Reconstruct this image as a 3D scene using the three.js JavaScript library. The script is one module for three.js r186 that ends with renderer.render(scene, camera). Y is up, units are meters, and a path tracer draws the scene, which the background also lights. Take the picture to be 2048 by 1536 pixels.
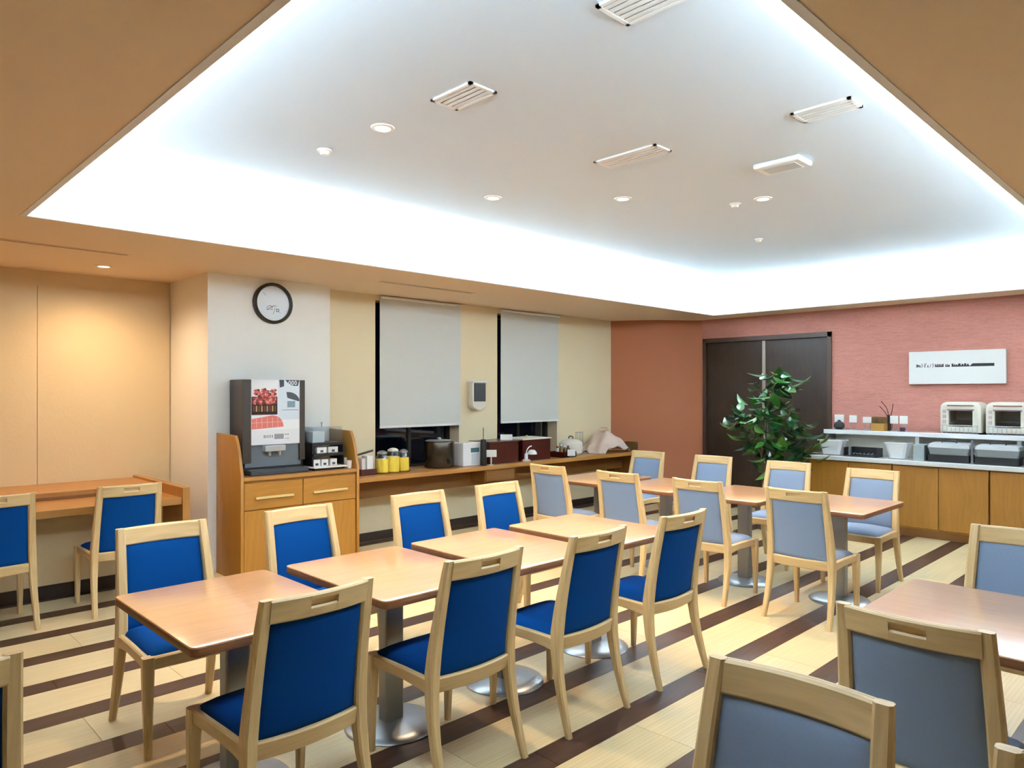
import * as THREE from 'three';
import { mergeGeometries, toCreasedNormals } from 'three/addons/utils/BufferGeometryUtils.js';
import { RoundedBoxGeometry } from 'three/addons/geometries/RoundedBoxGeometry.js';
import { RectAreaLightUniformsLib } from 'three/addons/lights/RectAreaLightUniformsLib.js';
RectAreaLightUniformsLib.init();

// ------------------------------------------------------------------ camera, sky, exposure
const scene = new THREE.Scene();
scene.background = new THREE.Color(0x04050a);          // night outside the windows
const FOCAL = 1434.6;
const camera = new THREE.PerspectiveCamera(2 * Math.atan(768 / FOCAL) * 180 / Math.PI, 2048 / 1536, 0.05, 60);
camera.position.set(0, 1.55, 0);
camera.rotation.y = 45.62 * Math.PI / 180;
camera.setViewOffset(2048, 1536, 0, -17, 2048, 1536);
scene.add(camera);
const renderer = new THREE.WebGLRenderer({ antialias: true });
renderer.toneMapping = THREE.LinearToneMapping;
renderer.toneMappingExposure = 1.85;
renderer.shadowMap.enabled = true;
renderer.shadowMap.type = THREE.PCFSoftShadowMap;

const COVE_LIGHT = 84, COVE_COLOR = 0xe4eff2;
const DOWN_LIGHT = 8.5, DOWN_COLOR = 0xffdcb0;

// ------------------------------------------------------------------ room dimensions
const CEIL = 2.58, RAISED = 3.0;
const WIN_X = -6.4, PIL_X = -6.2, REC_X = -7.1, RED_Z = -9.1;
const ROOM_X1 = 2.2, ROOM_Z1 = 2.4;
const COVE = { x0: -4.95, x1: -0.85, z0: -8.6, z1: -0.9 };

// cove light strips lying in the trough behind the lip, shining up at the raised ceiling
function coveStrip(x, z, len, alongX) {
  const l = new THREE.RectAreaLight(COVE_COLOR, COVE_LIGHT, alongX ? len : 0.1, alongX ? 0.1 : len);
  l.position.set(x, 2.665, z); l.rotation.x = Math.PI / 2; l.castShadow = true;
  scene.add(l);
}
{
  const cx = (COVE.x0 + COVE.x1) / 2, cz = (COVE.z0 + COVE.z1) / 2, lx = COVE.x1 - COVE.x0, lz = COVE.z1 - COVE.z0, o = 0.17;
  coveStrip(COVE.x0 - o, cz, lz, false); coveStrip(COVE.x1 + o, cz, lz, false);
  coveStrip(cx, COVE.z0 - o, lx, true); coveStrip(cx, COVE.z1 + o, lx, true);
}

// ------------------------------------------------------------------ helpers
let seed = 20240;
const rnd = () => { seed = (seed * 1664525 + 1013904223) % 4294967296; return seed / 4294967296; };
const used = {};
function numbered(n) { used[n] = (used[n] || 0) + 1; return used[n] === 1 ? n : n + '_' + String(used[n] - 1).padStart(3, '0'); }
function mesh(name, geo, m, parent, kind) {
  const g = Array.isArray(geo) ? mergeGeometries(geo.map(prep)) : geo;
  const o = new THREE.Mesh(g, m); o.castShadow = o.receiveShadow = true;
  o.name = parent ? name : numbered(name);
  (parent || scene).add(o);
  if (kind) o.userData.kind = kind;
  return o;
}
function prep(g) { const h = g.index ? g.toNonIndexed() : g; for (const k of Object.keys(h.attributes)) if (!['position', 'normal', 'uv'].includes(k)) h.deleteAttribute(k); if (!h.attributes.uv) h.setAttribute('uv', new THREE.BufferAttribute(new Float32Array(h.attributes.position.count * 2), 2)); return h; }
function thing(name, label, category, pos = [0, 0, 0], turn = 0, group) {
  const o = new THREE.Group(); o.name = numbered(name); scene.add(o);
  o.position.set(...pos); o.rotation.y = turn; o.userData = { label, category };
  if (group) o.userData.group = group;
  return o;
}
function structure(name) { const o = new THREE.Group(); o.name = name; o.userData.kind = 'structure'; scene.add(o); return o; }
function tag(o, label, category, group) { o.userData.label = label; o.userData.category = category; if (group) o.userData.group = group; return o; }
// uv in metres; the grain (u) runs along the given axis
function muv(geo, grain = 0, off = 0) {
  const g = geo.index ? geo.toNonIndexed() : geo, p = g.attributes.position, uv = new Float32Array(p.count * 2);
  const a = new THREE.Vector3(), b = new THREE.Vector3(), c = new THREE.Vector3();
  for (let i = 0; i < p.count; i += 3) {
    a.fromBufferAttribute(p, i); b.fromBufferAttribute(p, i + 1); c.fromBufferAttribute(p, i + 2);
    const n = b.clone().sub(a).cross(c.clone().sub(a)), m = [Math.abs(n.x), Math.abs(n.y), Math.abs(n.z)];
    const d = m[0] > m[1] && m[0] > m[2] ? 0 : m[1] > m[2] ? 1 : 2;
    const ax = [0, 1, 2].filter(k => k !== d); if (ax[1] === grain) ax.reverse();
    [a, b, c].forEach((v, k) => { const e = [v.x, v.y, v.z]; uv[(i + k) * 2] = e[ax[0]] + off; uv[(i + k) * 2 + 1] = e[ax[1]] + off * 0.37; });
  }
  g.setAttribute('uv', new THREE.BufferAttribute(uv, 2)); return g;
}
const box = (w, h, d, x = 0, y = 0, z = 0, grain = 0) => muv(new THREE.BoxGeometry(w, h, d).translate(x, y, z), grain, x * 0.7 + z * 0.31);
const rbox = (w, h, d, r, x = 0, y = 0, z = 0, grain = 0, s = 2) => muv(new RoundedBoxGeometry(w, h, d, s, r).translate(x, y, z), grain, x * 0.7 + z * 0.31);
const span = (x0, x1, y0, y1, z0, z1, grain = 0) => box(x1 - x0, y1 - y0, z1 - z0, (x0 + x1) / 2, (y0 + y1) / 2, (z0 + z1) / 2, grain);
const rspan = (x0, x1, y0, y1, z0, z1, r, grain = 0) => rbox(x1 - x0, y1 - y0, z1 - z0, r, (x0 + x1) / 2, (y0 + y1) / 2, (z0 + z1) / 2, grain);
const cyl = (r0, r1, h, x = 0, y = 0, z = 0, n = 32) => new THREE.CylinderGeometry(r0, r1, h, n).translate(x, y + h / 2, z);
const lathe = (pts, x = 0, y = 0, z = 0, n = 36) => toCreasedNormals(new THREE.LatheGeometry(pts.map(p => new THREE.Vector2(...p)), n).translate(x, y, z), 0.7);
const tube = (pts, r, n = 24) => new THREE.TubeGeometry(new THREE.CatmullRomCurve3(pts.map(p => new THREE.Vector3(...p))), n, r, 8);
// a bar of chamfered rectangular section through the stations [x, y, z, width along A, depth along B]
function sweep(st, A, B, ch, grain) {
  const S = st.map(([x, y, z, w, d]) => {
    const k = Math.min(ch, w * 0.45, d * 0.45), hw = w / 2, hd = d / 2;
    return [[hw, hd - k], [hw - k, hd], [-hw + k, hd], [-hw, hd - k], [-hw, -hd + k], [-hw + k, -hd], [hw - k, -hd], [hw, -hd + k]]
      .map(([p, q]) => [x + A[0] * p + B[0] * q, y + A[1] * p + B[1] * q, z + A[2] * p + B[2] * q]);
  });
  const AxB = new THREE.Vector3(...A).cross(new THREE.Vector3(...B));
  const l = st.length - 1, dir = new THREE.Vector3(st[l][0] - st[0][0], st[l][1] - st[0][1], st[l][2] - st[0][2]).dot(AxB) > 0;
  const pos = [], tri = (a, b, c) => dir ? pos.push(...a, ...b, ...c) : pos.push(...a, ...c, ...b);
  for (let i = 0; i < l; i++) for (let j = 0; j < 8; j++) {
    const k = (j + 1) % 8; tri(S[i][j], S[i][k], S[i + 1][k]); tri(S[i][j], S[i + 1][k], S[i + 1][j]);
  }
  for (let j = 1; j < 7; j++) { tri(S[0][0], S[0][j + 1], S[0][j]); tri(S[l][0], S[l][j], S[l][j + 1]); }
  const g = new THREE.BufferGeometry(); g.setAttribute('position', new THREE.Float32BufferAttribute(pos, 3));
  return muv(toCreasedNormals(g, 0.55), grain);
}
// an upholstered pad in u, v with bulge; map(x, n, z) places each vertex
function pad(w, d, top, bot, N, map, crown = 0.35) {
  const pos = [], uv = [], E = u => Math.max(0, 1 - Math.pow(Math.abs(u), 9));
  const P = (i, j, s) => {
    const u = Math.sin((i / N * 2 - 1) * Math.PI / 2), v = Math.sin((j / N * 2 - 1) * Math.PI / 2), e = Math.sqrt(E(u) * E(v));
    return map(u * w / 2, s > 0 ? top * e * (1 - crown + crown * (1 - u * u) * (1 - v * v)) : -bot * e, v * d / 2);
  };
  for (const s of [1, -1]) for (let i = 0; i < N; i++) for (let j = 0; j < N; j++) {
    const q = [P(i, j, s), P(i, j + 1, s), P(i + 1, j + 1, s), P(i + 1, j, s)], c = [[i, j], [i, j + 1], [i + 1, j + 1], [i + 1, j]];
    for (const k of s > 0 ? [0, 1, 2, 0, 2, 3] : [0, 2, 1, 0, 3, 2]) { pos.push(...q[k]); uv.push(Math.sin((c[k][0] / N * 2 - 1) * Math.PI / 2) * w / 2, Math.sin((c[k][1] / N * 2 - 1) * Math.PI / 2) * d / 2); }
  }
  const g = new THREE.BufferGeometry(); g.setAttribute('position', new THREE.Float32BufferAttribute(pos, 3)); g.setAttribute('uv', new THREE.Float32BufferAttribute(uv, 2));
  return toCreasedNormals(g, 0.9);
}

// ------------------------------------------------------------------ textures and materials
const hash = (x, y, s) => { const v = Math.sin(x * 127.1 + y * 311.7 + s * 74.7) * 43758.5453; return v - Math.floor(v); };
function noise(x, y, px, py, s) {           // value noise, periodic in px, py
  const xi = Math.floor(x), yi = Math.floor(y), f = x - xi, g = y - yi, u = f * f * (3 - 2 * f), v = g * g * (3 - 2 * g), m = (a, p) => ((a % p) + p) % p;
  const h = (a, b) => hash(m(a, px), m(b, py), s);
  return (h(xi, yi) * (1 - u) + h(xi + 1, yi) * u) * (1 - v) + (h(xi, yi + 1) * (1 - u) + h(xi + 1, yi + 1) * u) * v;
}
function tex(n, size, fn, srgb = true) {    // fn(u, v) -> 0..1 grey or [r, g, b]; covers size metres
  const d = new Uint8Array(n * n * 4);
  for (let j = 0; j < n; j++) for (let i = 0; i < n; i++) {
    const c = fn(i / n, j / n), q = Array.isArray(c) ? c : [c, c, c], o = (j * n + i) * 4;
    for (let k = 0; k < 3; k++) d[o + k] = Math.max(0, Math.min(255, Math.round(q[k] * 255))); d[o + 3] = 255;
  }
  const t = new THREE.DataTexture(d, n, n); t.wrapS = t.wrapT = THREE.RepeatWrapping; t.magFilter = THREE.LinearFilter; t.minFilter = THREE.LinearMipmapLinearFilter; t.generateMipmaps = true;
  if (srgb) t.colorSpace = THREE.SRGBColorSpace;
  t.repeat.set(1 / size, 1 / size); t.needsUpdate = true; return t;
}
const grain = (amp, s) => (u, v) => {
  const warp = noise(u * 4, v * 6, 4, 6, s) * 0.06, a = noise(u * 6, (v + warp) * 90, 6, 90, s + 1), b = noise(u * 16, v * 240, 16, 240, s + 2), c = noise(u * 3, v * 8, 3, 8, s + 3);
  const t = 1 - amp * (0.5 * a + 0.25 * b + 0.25 * c); return [t, t * (1 - amp * 0.12 * a), t * (1 - amp * 0.28 * a)];
};
const T = {
  maple: tex(512, 1, grain(0.16, 3)), laminate: tex(512, 1.2, grain(0.1, 11)), cabinet: tex(512, 1.2, grain(0.12, 23)), mahogany: tex(256, 0.8, grain(0.4, 31)),
  weave: tex(256, 0.12, (u, v) => 0.82 + 0.18 * (0.5 + 0.25 * Math.sin(u * 2 * Math.PI * 40) + 0.25 * Math.sin(v * 2 * Math.PI * 40)) * (0.75 + 0.5 * hash(Math.floor(u * 128), Math.floor(v * 128), 5))),
  plaster: tex(256, 1, (u, v) => 0.5 + 0.3 * (noise(u * 60, v * 60, 60, 60, 7) - 0.5) + 0.4 * (noise(u * 120, v * 120, 120, 120, 9) - 0.5), false),
  cord: tex(512, 0.6, (u, v) => { const r = noise(u * 10, v * 60, 10, 60, 41), q = noise(u * 40, v * 120, 40, 120, 43); const t = 0.94 + 0.06 * r - 0.08 * q * (noise(u * 4, v * 120, 4, 120, 47) > 0.5 ? 1 : 0.3); return [t, t * 0.99, t * 0.985]; }),
  cordBump: tex(512, 0.6, (u, v) => 0.6 * noise(u * 4, v * 120, 4, 120, 47) + 0.4 * noise(u * 40, v * 120, 40, 120, 43), false),
  plank: tex(512, 1.2, (u, v) => { const k = 0.5 + 0.5 * Math.sin(v * 2 * Math.PI * 60), n = noise(u * 4, v * 120, 4, 120, 51), m = noise(u * 5, v * 5, 5, 5, 53); const t = 0.9 + 0.04 * k + 0.05 * n + 0.03 * m; return [t, t, t * (0.985 + 0.015 * n)]; }),
  plankDark: tex(512, 1.2, grain(0.45, 61)),
};
const std = (color, roughness = 0.6, o = {}) => new THREE.MeshStandardMaterial({ color, roughness, ...o });
const phy = (color, roughness, o = {}) => new THREE.MeshPhysicalMaterial({ color, roughness, ...o });
const M = {
  maple: phy(0xe9c890, 0.42, { map: T.maple, clearcoat: 0.25, clearcoatRoughness: 0.35 }),
  table: phy(0xdea472, 0.3, { map: T.laminate, clearcoat: 0.75, clearcoatRoughness: 0.14 }),
  tableEdge: std(0x8c5a34, 0.5, { map: T.maple }),
  blue: phy(0x004894, 0.95, { map: T.weave, specularIntensity: 0.25 }),
  grey: phy(0x8fa2bf, 0.85, { map: T.weave, sheen: 0.25, sheenColor: new THREE.Color(0xaebcd8), sheenRoughness: 0.5 }),
  steel: std(0x9a9da0, 0.38, { metalness: 0.85 }),
  steelDisc: std(0xa4a9ae, 0.32, { metalness: 0.7 }),
  cream: std(0xecdab4, 0.85, { bumpMap: T.plaster, bumpScale: 0.0008 }),
  pillar: std(0xf6f5ee, 0.85, { bumpMap: T.plaster, bumpScale: 0.0008 }),
  recess: std(0xe3cba0, 0.85, { bumpMap: T.plaster, bumpScale: 0.0008 }),
  redBend: std(0xb8714e, 0.8, { bumpMap: T.plaster, bumpScale: 0.0008 }),
  red: std(0xca887a, 0.8, { map: T.cord, bumpMap: T.cordBump, bumpScale: 0.0025 }),
  soffit: std(0xecd3b4, 0.85, { bumpMap: T.plaster, bumpScale: 0.0008 }),
  raised: std(0xdce7f0, 0.88), lip: std(0xf0f0f2, 0.85),
  dark: std(0x33231c, 0.55), frame: std(0x2a211c, 0.5),
  door: phy(0x3e2a20, 0.42, { map: T.mahogany, clearcoat: 0.15, clearcoatRoughness: 0.4 }), alu: std(0xb9b2a8, 0.35, { metalness: 0.7 }),
  blind: phy(0xeeeee6, 0.9, { map: T.weave }), white: std(0xf0efeb, 0.5), offWhite: std(0xe9e3d4, 0.45), gloss: phy(0xf3f4f5, 0.15, { clearcoat: 0.6 }),
  cab: phy(0xb97f2c, 0.45, { map: T.cabinet, clearcoat: 0.15, clearcoatRoughness: 0.4 }), cabDark: std(0x8a5a26, 0.5, { map: T.cabinet }),
  counter: phy(0xbd8440, 0.38, { map: T.cabinet, clearcoat: 0.25, clearcoatRoughness: 0.3 }),
  handle: std(0xe8cf8e, 0.3, { metalness: 0.3 }), mahogany: phy(0x5c1f14, 0.3, { map: T.mahogany, clearcoat: 0.4, clearcoatRoughness: 0.2 }),
  black: std(0x16161a, 0.4), charcoal: std(0x3b3f44, 0.45), slate: std(0x6e767c, 0.4, { metalness: 0.3 }), lightSteel: std(0xc6cbd0, 0.3, { metalness: 0.6 }),
  yellow: phy(0xf6d650, 0.3), glassJar: phy(0xffffff, 0.03, { transmission: 1, thickness: 0, ior: 1.45 }), pane: phy(0xd8dde4, 0.02, { transmission: 1, thickness: 0, ior: 1.5 }),
  acrylic: phy(0xf4f8fb, 0.04, { transmission: 1, thickness: 0, ior: 1.45 }),
  cloth: phy(0xf6dccb, 0.9, { map: T.weave }), bread: std(0xcf9a62, 0.8), oak: std(0xb98a3c, 0.6, { map: T.cabinet }), brownBox: std(0x6b4d22, 0.7, { map: T.cabinet }),
  leaf: phy(0x356e28, 0.32, { clearcoat: 0.25, clearcoatRoughness: 0.3 }), leafLight: phy(0x5f8f3a, 0.35), leafDark: phy(0x174d26, 0.3, { clearcoat: 0.25 }),
  bark: std(0x5a4630, 0.85), soil: std(0x2a1d14, 0.95), pot: std(0x6e675f, 0.5), teal: std(0x3f6468, 0.4), twig: std(0x3a2015, 0.8), lamp: new THREE.MeshStandardMaterial({ color: 0xfff0d4, emissive: 0xffdfae, emissiveIntensity: 4 }),
  coveGlow: new THREE.MeshStandardMaterial({ color: 0xffffff, emissive: COVE_COLOR, emissiveIntensity: 3 }),
  plankA: phy(0xe0cba0, 0.42, { map: T.plank, clearcoat: 0.15, clearcoatRoughness: 0.35 }), plankB: phy(0xdac498, 0.42, { map: T.plank, clearcoat: 0.15, clearcoatRoughness: 0.35 }),
  plankC: phy(0x5b3c2c, 0.42, { map: T.plankDark, clearcoat: 0.15, clearcoatRoughness: 0.35 }), plankD: phy(0x54362a, 0.42, { map: T.plankDark, clearcoat: 0.15, clearcoatRoughness: 0.35 }),
};
function canvasMat(w, h, draw, rough = 0.5) {
  const c = document.createElement('canvas'); c.width = w; c.height = h; const g = c.getContext('2d'); draw(g, w, h);
  const t = new THREE.CanvasTexture(c); t.colorSpace = THREE.SRGBColorSpace; return new THREE.MeshStandardMaterial({ map: t, roughness: rough });
}

// ------------------------------------------------------------------ floor
{
  const floor = structure('floor');
  mesh('slab', span(REC_X - 0.2, ROOM_X1 + 0.2, -0.15, -0.012, RED_Z - 0.2, ROOM_Z1 + 0.2), std(0x4a3a2c, 0.9), floor);
  const PITCH = 0.47, DW = 0.15, strips = [];
  for (let k = -10; k <= 10; k++) {
    const c = -2.07 - PITCH * k; strips.push([c - DW / 2, c + DW / 2, true, k]); strips.push([c + DW / 2, c + PITCH - DW / 2, false, k]);
  }
  for (let [x0, x1, dk, k] of strips) {
    x0 = Math.max(x0, REC_X); x1 = Math.min(x1, ROOM_X1); if (x1 - x0 < 0.02) continue;
    const cuts = [ROOM_Z1];
    if (x0 > 0.35) cuts.push(RED_Z); else { let z = -0.15 - (((k * 7 + (dk ? 3 : 0)) % 5 + 5) % 5) * 0.26; cuts.push(z); while (z > RED_Z + 1.5) { z -= 1.3; cuts.push(z); } cuts.push(RED_Z); }
    for (let i = 0; i + 1 < cuts.length; i++) {
      const m = dk ? (i % 2 ? M.plankC : M.plankD) : (i % 2 ? M.plankA : M.plankB);
      const p = mesh('plank', span(x0 + 0.0007, x1 - 0.0007, -0.012, 0, cuts[i + 1] + 0.0012, cuts[i] - 0.0012, 2), m, floor);
      p.name = 'plank';
    }
  }
}

// ------------------------------------------------------------------ walls
const W1 = [-4.25, -5.40], W2 = [-6.01, -7.10];      // the two window openings
{
  const w = structure('wall_left');                   // the window wall, its pillar and the recess beside it
  const y1 = CEIL + 0.1;
  mesh('window_wall', [span(WIN_X - 0.3, WIN_X, 0, y1, W1[0], -3.5), span(WIN_X - 0.3, WIN_X, 0, y1, W2[0], W1[1]), span(WIN_X - 0.3, WIN_X, 0, y1, -9.4, W2[1]),
    span(WIN_X - 0.3, WIN_X, 0, 0.7, W1[1], W1[0]), span(WIN_X - 0.3, WIN_X, 0, 0.7, W2[1], W2[0]), span(WIN_X - 0.3, WIN_X, 2.52, y1, W1[1], W1[0]), span(WIN_X - 0.3, WIN_X, 2.52, y1, W2[1], W2[0])], M.cream, w);
  mesh('pillar', span(REC_X, PIL_X, 0, y1, -3.6, -2.43), M.pillar, w);
  mesh('recess_wall', span(REC_X - 0.2, REC_X, 0, y1, -2.43, ROOM_Z1 + 0.2), M.recess, w);
  mesh('recess_panel', [span(REC_X, REC_X + 0.018, 0.1, 2.45, -1.36, 0.2), span(REC_X, REC_X + 0.018, 0.1, 2.45, -2.42, -1.364)], M.recess, w);
  const b = structure('baseboard_left');
  mesh('skirting', [span(WIN_X, WIN_X + 0.015, 0, 0.09, -8.2, -3.61), span(REC_X + 0.018, REC_X + 0.03, 0, 0.09, -2.43, ROOM_Z1)], M.dark, b);
  const back = structure('wall_back');                // the red wall and its bent corner
  const dx0 = -5.4, dx1 = -3.6, dh = 2.31;            // door opening
  mesh('red_wall', [span(-5.42, dx0, 0, y1, RED_Z - 0.25, RED_Z), span(dx0, dx1, dh, y1, RED_Z - 0.25, RED_Z), span(dx1, ROOM_X1 + 0.2, 0, y1, RED_Z - 0.25, RED_Z)].map(g => muv(g, 0)), M.red, back);
  const prof = [[-6.4, -8.26], [-6.2, -8.36], [-6.0, -8.48], [-5.84, -8.62], [-5.7, -8.79], [-5.6, -8.94], [-5.52, -9.05], [-5.42, RED_Z]];
  const s = new THREE.Shape(prof.map(([x, z]) => new THREE.Vector2(x, -z)).concat([new THREE.Vector2(-5.42, 9.4), new THREE.Vector2(-6.4, 9.4)]));
  mesh('bent_corner', muv(toCreasedNormals(new THREE.ExtrudeGeometry(s, { depth: y1, bevelEnabled: false }).rotateX(-Math.PI / 2), 0.5), 0), M.redBend, back);
  const wr = structure('wall_right'); mesh('wall', span(ROOM_X1, ROOM_X1 + 0.2, 0, y1, RED_Z, ROOM_Z1), M.cream, wr);
  const wf = structure('wall_front'); mesh('wall', span(REC_X, ROOM_X1 + 0.2, 0, y1, ROOM_Z1, ROOM_Z1 + 0.2), M.cream, wf);
  // double door
  const d = structure('door_1'); const mid = (dx0 + dx1) / 2;
  mesh('frame', [span(dx0, dx0 + 0.05, 0, dh, RED_Z - 0.1, RED_Z + 0.02, 1), span(dx1 - 0.05, dx1, 0, dh, RED_Z - 0.1, RED_Z + 0.02, 1), span(dx0, dx1, dh - 0.06, dh, RED_Z - 0.1, RED_Z + 0.02)], std(0x4b352b, 0.45), d);
  for (const [a, b2] of [[dx0 + 0.052, mid - 0.014], [mid + 0.014, dx1 - 0.052]]) { const lf = mesh('leaf', rspan(a, b2, 0.01, dh - 0.065, RED_Z - 0.07, RED_Z - 0.02, 0.003, 1), M.door, d); lf.userData.label = 'dark brown door leaf'; mesh('handle', [rspan(b2 < mid ? b2 - 0.07 : a + 0.05, b2 < mid ? b2 - 0.05 : a + 0.07, 0.85, 1.15, RED_Z + 0.015, RED_Z + 0.035, 0.006)], M.steel, lf); }
  mesh('meeting_strip', rspan(mid - 0.022, mid + 0.022, 0.01, dh - 0.065, RED_Z - 0.06, RED_Z - 0.008, 0.004, 1), M.alu, d).userData.label = 'pale metal strip between the door leaves';
  [W1, W2].forEach(([z1, z0], i) => {
    const win = structure('window_' + (i + 1)), x = WIN_X - 0.2, f = 0.045;
    mesh('frame', [span(x - 0.03, x + 0.03, 0.7, 2.52, z0, z0 + f), span(x - 0.03, x + 0.03, 0.7, 2.52, z1 - f, z1), span(x - 0.03, x + 0.03, 0.7, 0.7 + f, z0, z1), span(x - 0.03, x + 0.03, 2.52 - f, 2.52, z0, z1), span(x - 0.02, x + 0.02, 0.7, 2.52, (z0 + z1) / 2 - 0.02, (z0 + z1) / 2 + 0.02)], M.frame, win);
    mesh('pane', [span(x - 0.003, x + 0.003, 0.72, 2.5, z0 + f, (z0 + z1) / 2 - 0.02)], M.pane, win);
    mesh('pane', [span(x - 0.003, x + 0.003, 0.72, 2.5, (z0 + z1) / 2 + 0.02, z1 - f)], M.pane, win);
    const bl = thing('roller_blind', i ? 'pale grey roller blind over the window nearer the red wall' : 'pale grey roller blind over the window nearer the clock pillar', 'blind', [WIN_X + 0.012, 0, (z0 + z1) / 2], 0, 'pulled roller blinds');
    const hw = (z1 - z0) / 2, g = [0.05, -0.015];
    mesh('fabric', span(-0.004, 0, 1.19, 2.56, -hw + g[1], hw - g[0]), M.blind, bl);
    mesh('bottom_bar', rspan(-0.012, 0.008, 1.17, 1.195, -hw + g[1], hw - g[0], 0.004), M.white, bl);
    mesh('roller', new THREE.CylinderGeometry(0.016, 0.016, 2 * hw - 0.035, 20).rotateX(Math.PI / 2).translate(0.018, 2.556, -0.03), M.white, bl);
  });
}

// ------------------------------------------------------------------ ceiling with its light cove
{
  const c = structure('ceiling'), { x0, x1, z0, z1 } = COVE, X0 = REC_X - 0.2, X1 = ROOM_X1 + 0.2, Z0 = RED_Z - 0.25, Z1 = ROOM_Z1 + 0.2, t = CEIL + 0.045, o = 0.34;
  mesh('soffit', [span(X0, x0 - 0.03, CEIL, t, Z0, Z1), span(x1 + 0.03, X1, CEIL, t, Z0, Z1), span(x0 - 0.03, x1 + 0.03, CEIL, t, Z0, z0 - 0.03), span(x0 - 0.03, x1 + 0.03, CEIL, t, z1 + 0.03, Z1)], M.soffit, c);
  mesh('cove_lip', [span(x0 - 0.03, x0, CEIL - 0.004, CEIL + 0.18, z0 - 0.03, z1 + 0.03), span(x1, x1 + 0.03, CEIL - 0.004, CEIL + 0.18, z0 - 0.03, z1 + 0.03), span(x0, x1, CEIL - 0.004, CEIL + 0.18, z0 - 0.03, z0), span(x0, x1, CEIL - 0.004, CEIL + 0.18, z1, z1 + 0.03)], M.lip, c);
  mesh('cove_wall', [span(x0 - o - 0.08, x0 - o, t, RAISED, z0 - o, z1 + o), span(x1 + o, x1 + o + 0.08, t, RAISED, z0 - o, z1 + o), span(x0 - o - 0.08, x1 + o + 0.08, t, RAISED, z0 - o - 0.08, z0 - o), span(x0 - o - 0.08, x1 + o + 0.08, t, RAISED, z1 + o, z1 + o + 0.08)], M.raised, c);
  mesh('raised_ceiling', span(x0 - o - 0.08, x1 + o + 0.08, RAISED, RAISED + 0.1, z0 - o - 0.08, z1 + o + 0.08), M.raised, c);
  const k = 0.17;
  const strip = (a, b, e, f, l) => tag(mesh('cove_light_strip', span(a, b, t, t + 0.03, e, f), M.coveGlow), l, 'strip light', 'cove light strips');
  strip(x0 - k - 0.05, x0 - k + 0.05, z0, z1, 'white light strip hidden in the ceiling cove along the window side');
  strip(x1 + k - 0.05, x1 + k + 0.05, z0, z1, 'white light strip hidden in the ceiling cove along the right side');
  strip(x0, x1, z0 - k - 0.05, z0 - k + 0.05, 'white light strip hidden in the ceiling cove along the red wall');
  strip(x0, x1, z1 + k - 0.05, z1 + k + 0.05, 'white light strip hidden in the ceiling cove on the near side');
}
// ceiling fittings
function downlight(x, y, z, label, power = 1, spread = 0.95, r = 0.05) {
  const d = thing('downlight', label, 'downlight', [x, y, z], 0, 'round ceiling downlights');
  mesh('trim_ring', lathe([[r * 0.82, -0.001], [r * 0.86, -0.008], [r * 1.25, -0.006], [r * 1.3, 0]]), M.white, d);
  mesh('lens', cyl(r * 0.84, r * 0.84, 0.004, 0, -0.005, 0), M.lamp, d);
  const s = new THREE.SpotLight(DOWN_COLOR, DOWN_LIGHT * power, 0, spread, 1, 2); s.position.set(x, y - 0.02, z); s.target.position.set(x, 0, z); s.castShadow = true; s.shadow.radius = 2.5; s.shadow.mapSize.set(1024, 1024);
  scene.add(s, s.target);
}
downlight(-3.3, RAISED, -2.24, 'round downlight beside the small square vent on the white ceiling');
downlight(-3.91, RAISED, -3.63, 'round downlight on the white ceiling nearest the blinds');
downlight(-3.25, RAISED, -4.34, 'round downlight in the middle of the white ceiling');
downlight(-2.52, RAISED, -5.09, 'round downlight between the square ceiling speaker and the red wall');
downlight(-6.5, CEIL, -1.71, 'glowing downlight in the low tan ceiling above the wall desk', 0.42, 1.35);
downlight(-6.5, CEIL, 0.3, 'glowing downlight in the low tan ceiling over the far end of the wall desk', 0.42, 1.35);
function ceilingVent(x, z, w, d, label) {
  const v = thing('ceiling_vent', label, 'vent', [x, RAISED, z], 0, 'flush vents in the raised ceiling');
  const f = 0.018;
  mesh('frame', [span(-w / 2, w / 2, -0.01, 0, -d / 2, -d / 2 + f), span(-w / 2, w / 2, -0.01, 0, d / 2 - f, d / 2), span(-w / 2, -w / 2 + f, -0.01, 0, -d / 2, d / 2), span(w / 2 - f, w / 2, -0.01, 0, -d / 2, d / 2)], M.white, v);
  mesh('backing', span(-w / 2 + f, w / 2 - f, -0.003, 0, -d / 2 + f, d / 2 - f), std(0x7d8287, 0.7), v);
  const n = Math.max(3, Math.round(d / 0.04)); for (let i = 0; i < n; i++) mesh('slat', span(-w / 2 + f, w / 2 - f, -0.009, -0.004, -d / 2 + f + (i + 0.15) * (d - 2 * f) / n, -d / 2 + f + (i + 0.85) * (d - 2 * f) / n), M.white, v);
}
ceilingVent(-2.67, -2.28, 0.3, 0.17, 'small white vent on the raised ceiling beside the nearest downlight');
ceilingVent(-2.63, -3.6, 0.46, 0.17, 'long narrow white vent in the centre of the raised ceiling');
ceilingVent(-1.55, -2.2, 0.3, 0.2, 'white vent at the top edge of the picture on the raised ceiling');
ceilingVent(-1.5, -3.72, 0.3, 0.17, 'white vent on the raised ceiling close to its right edge');
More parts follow.
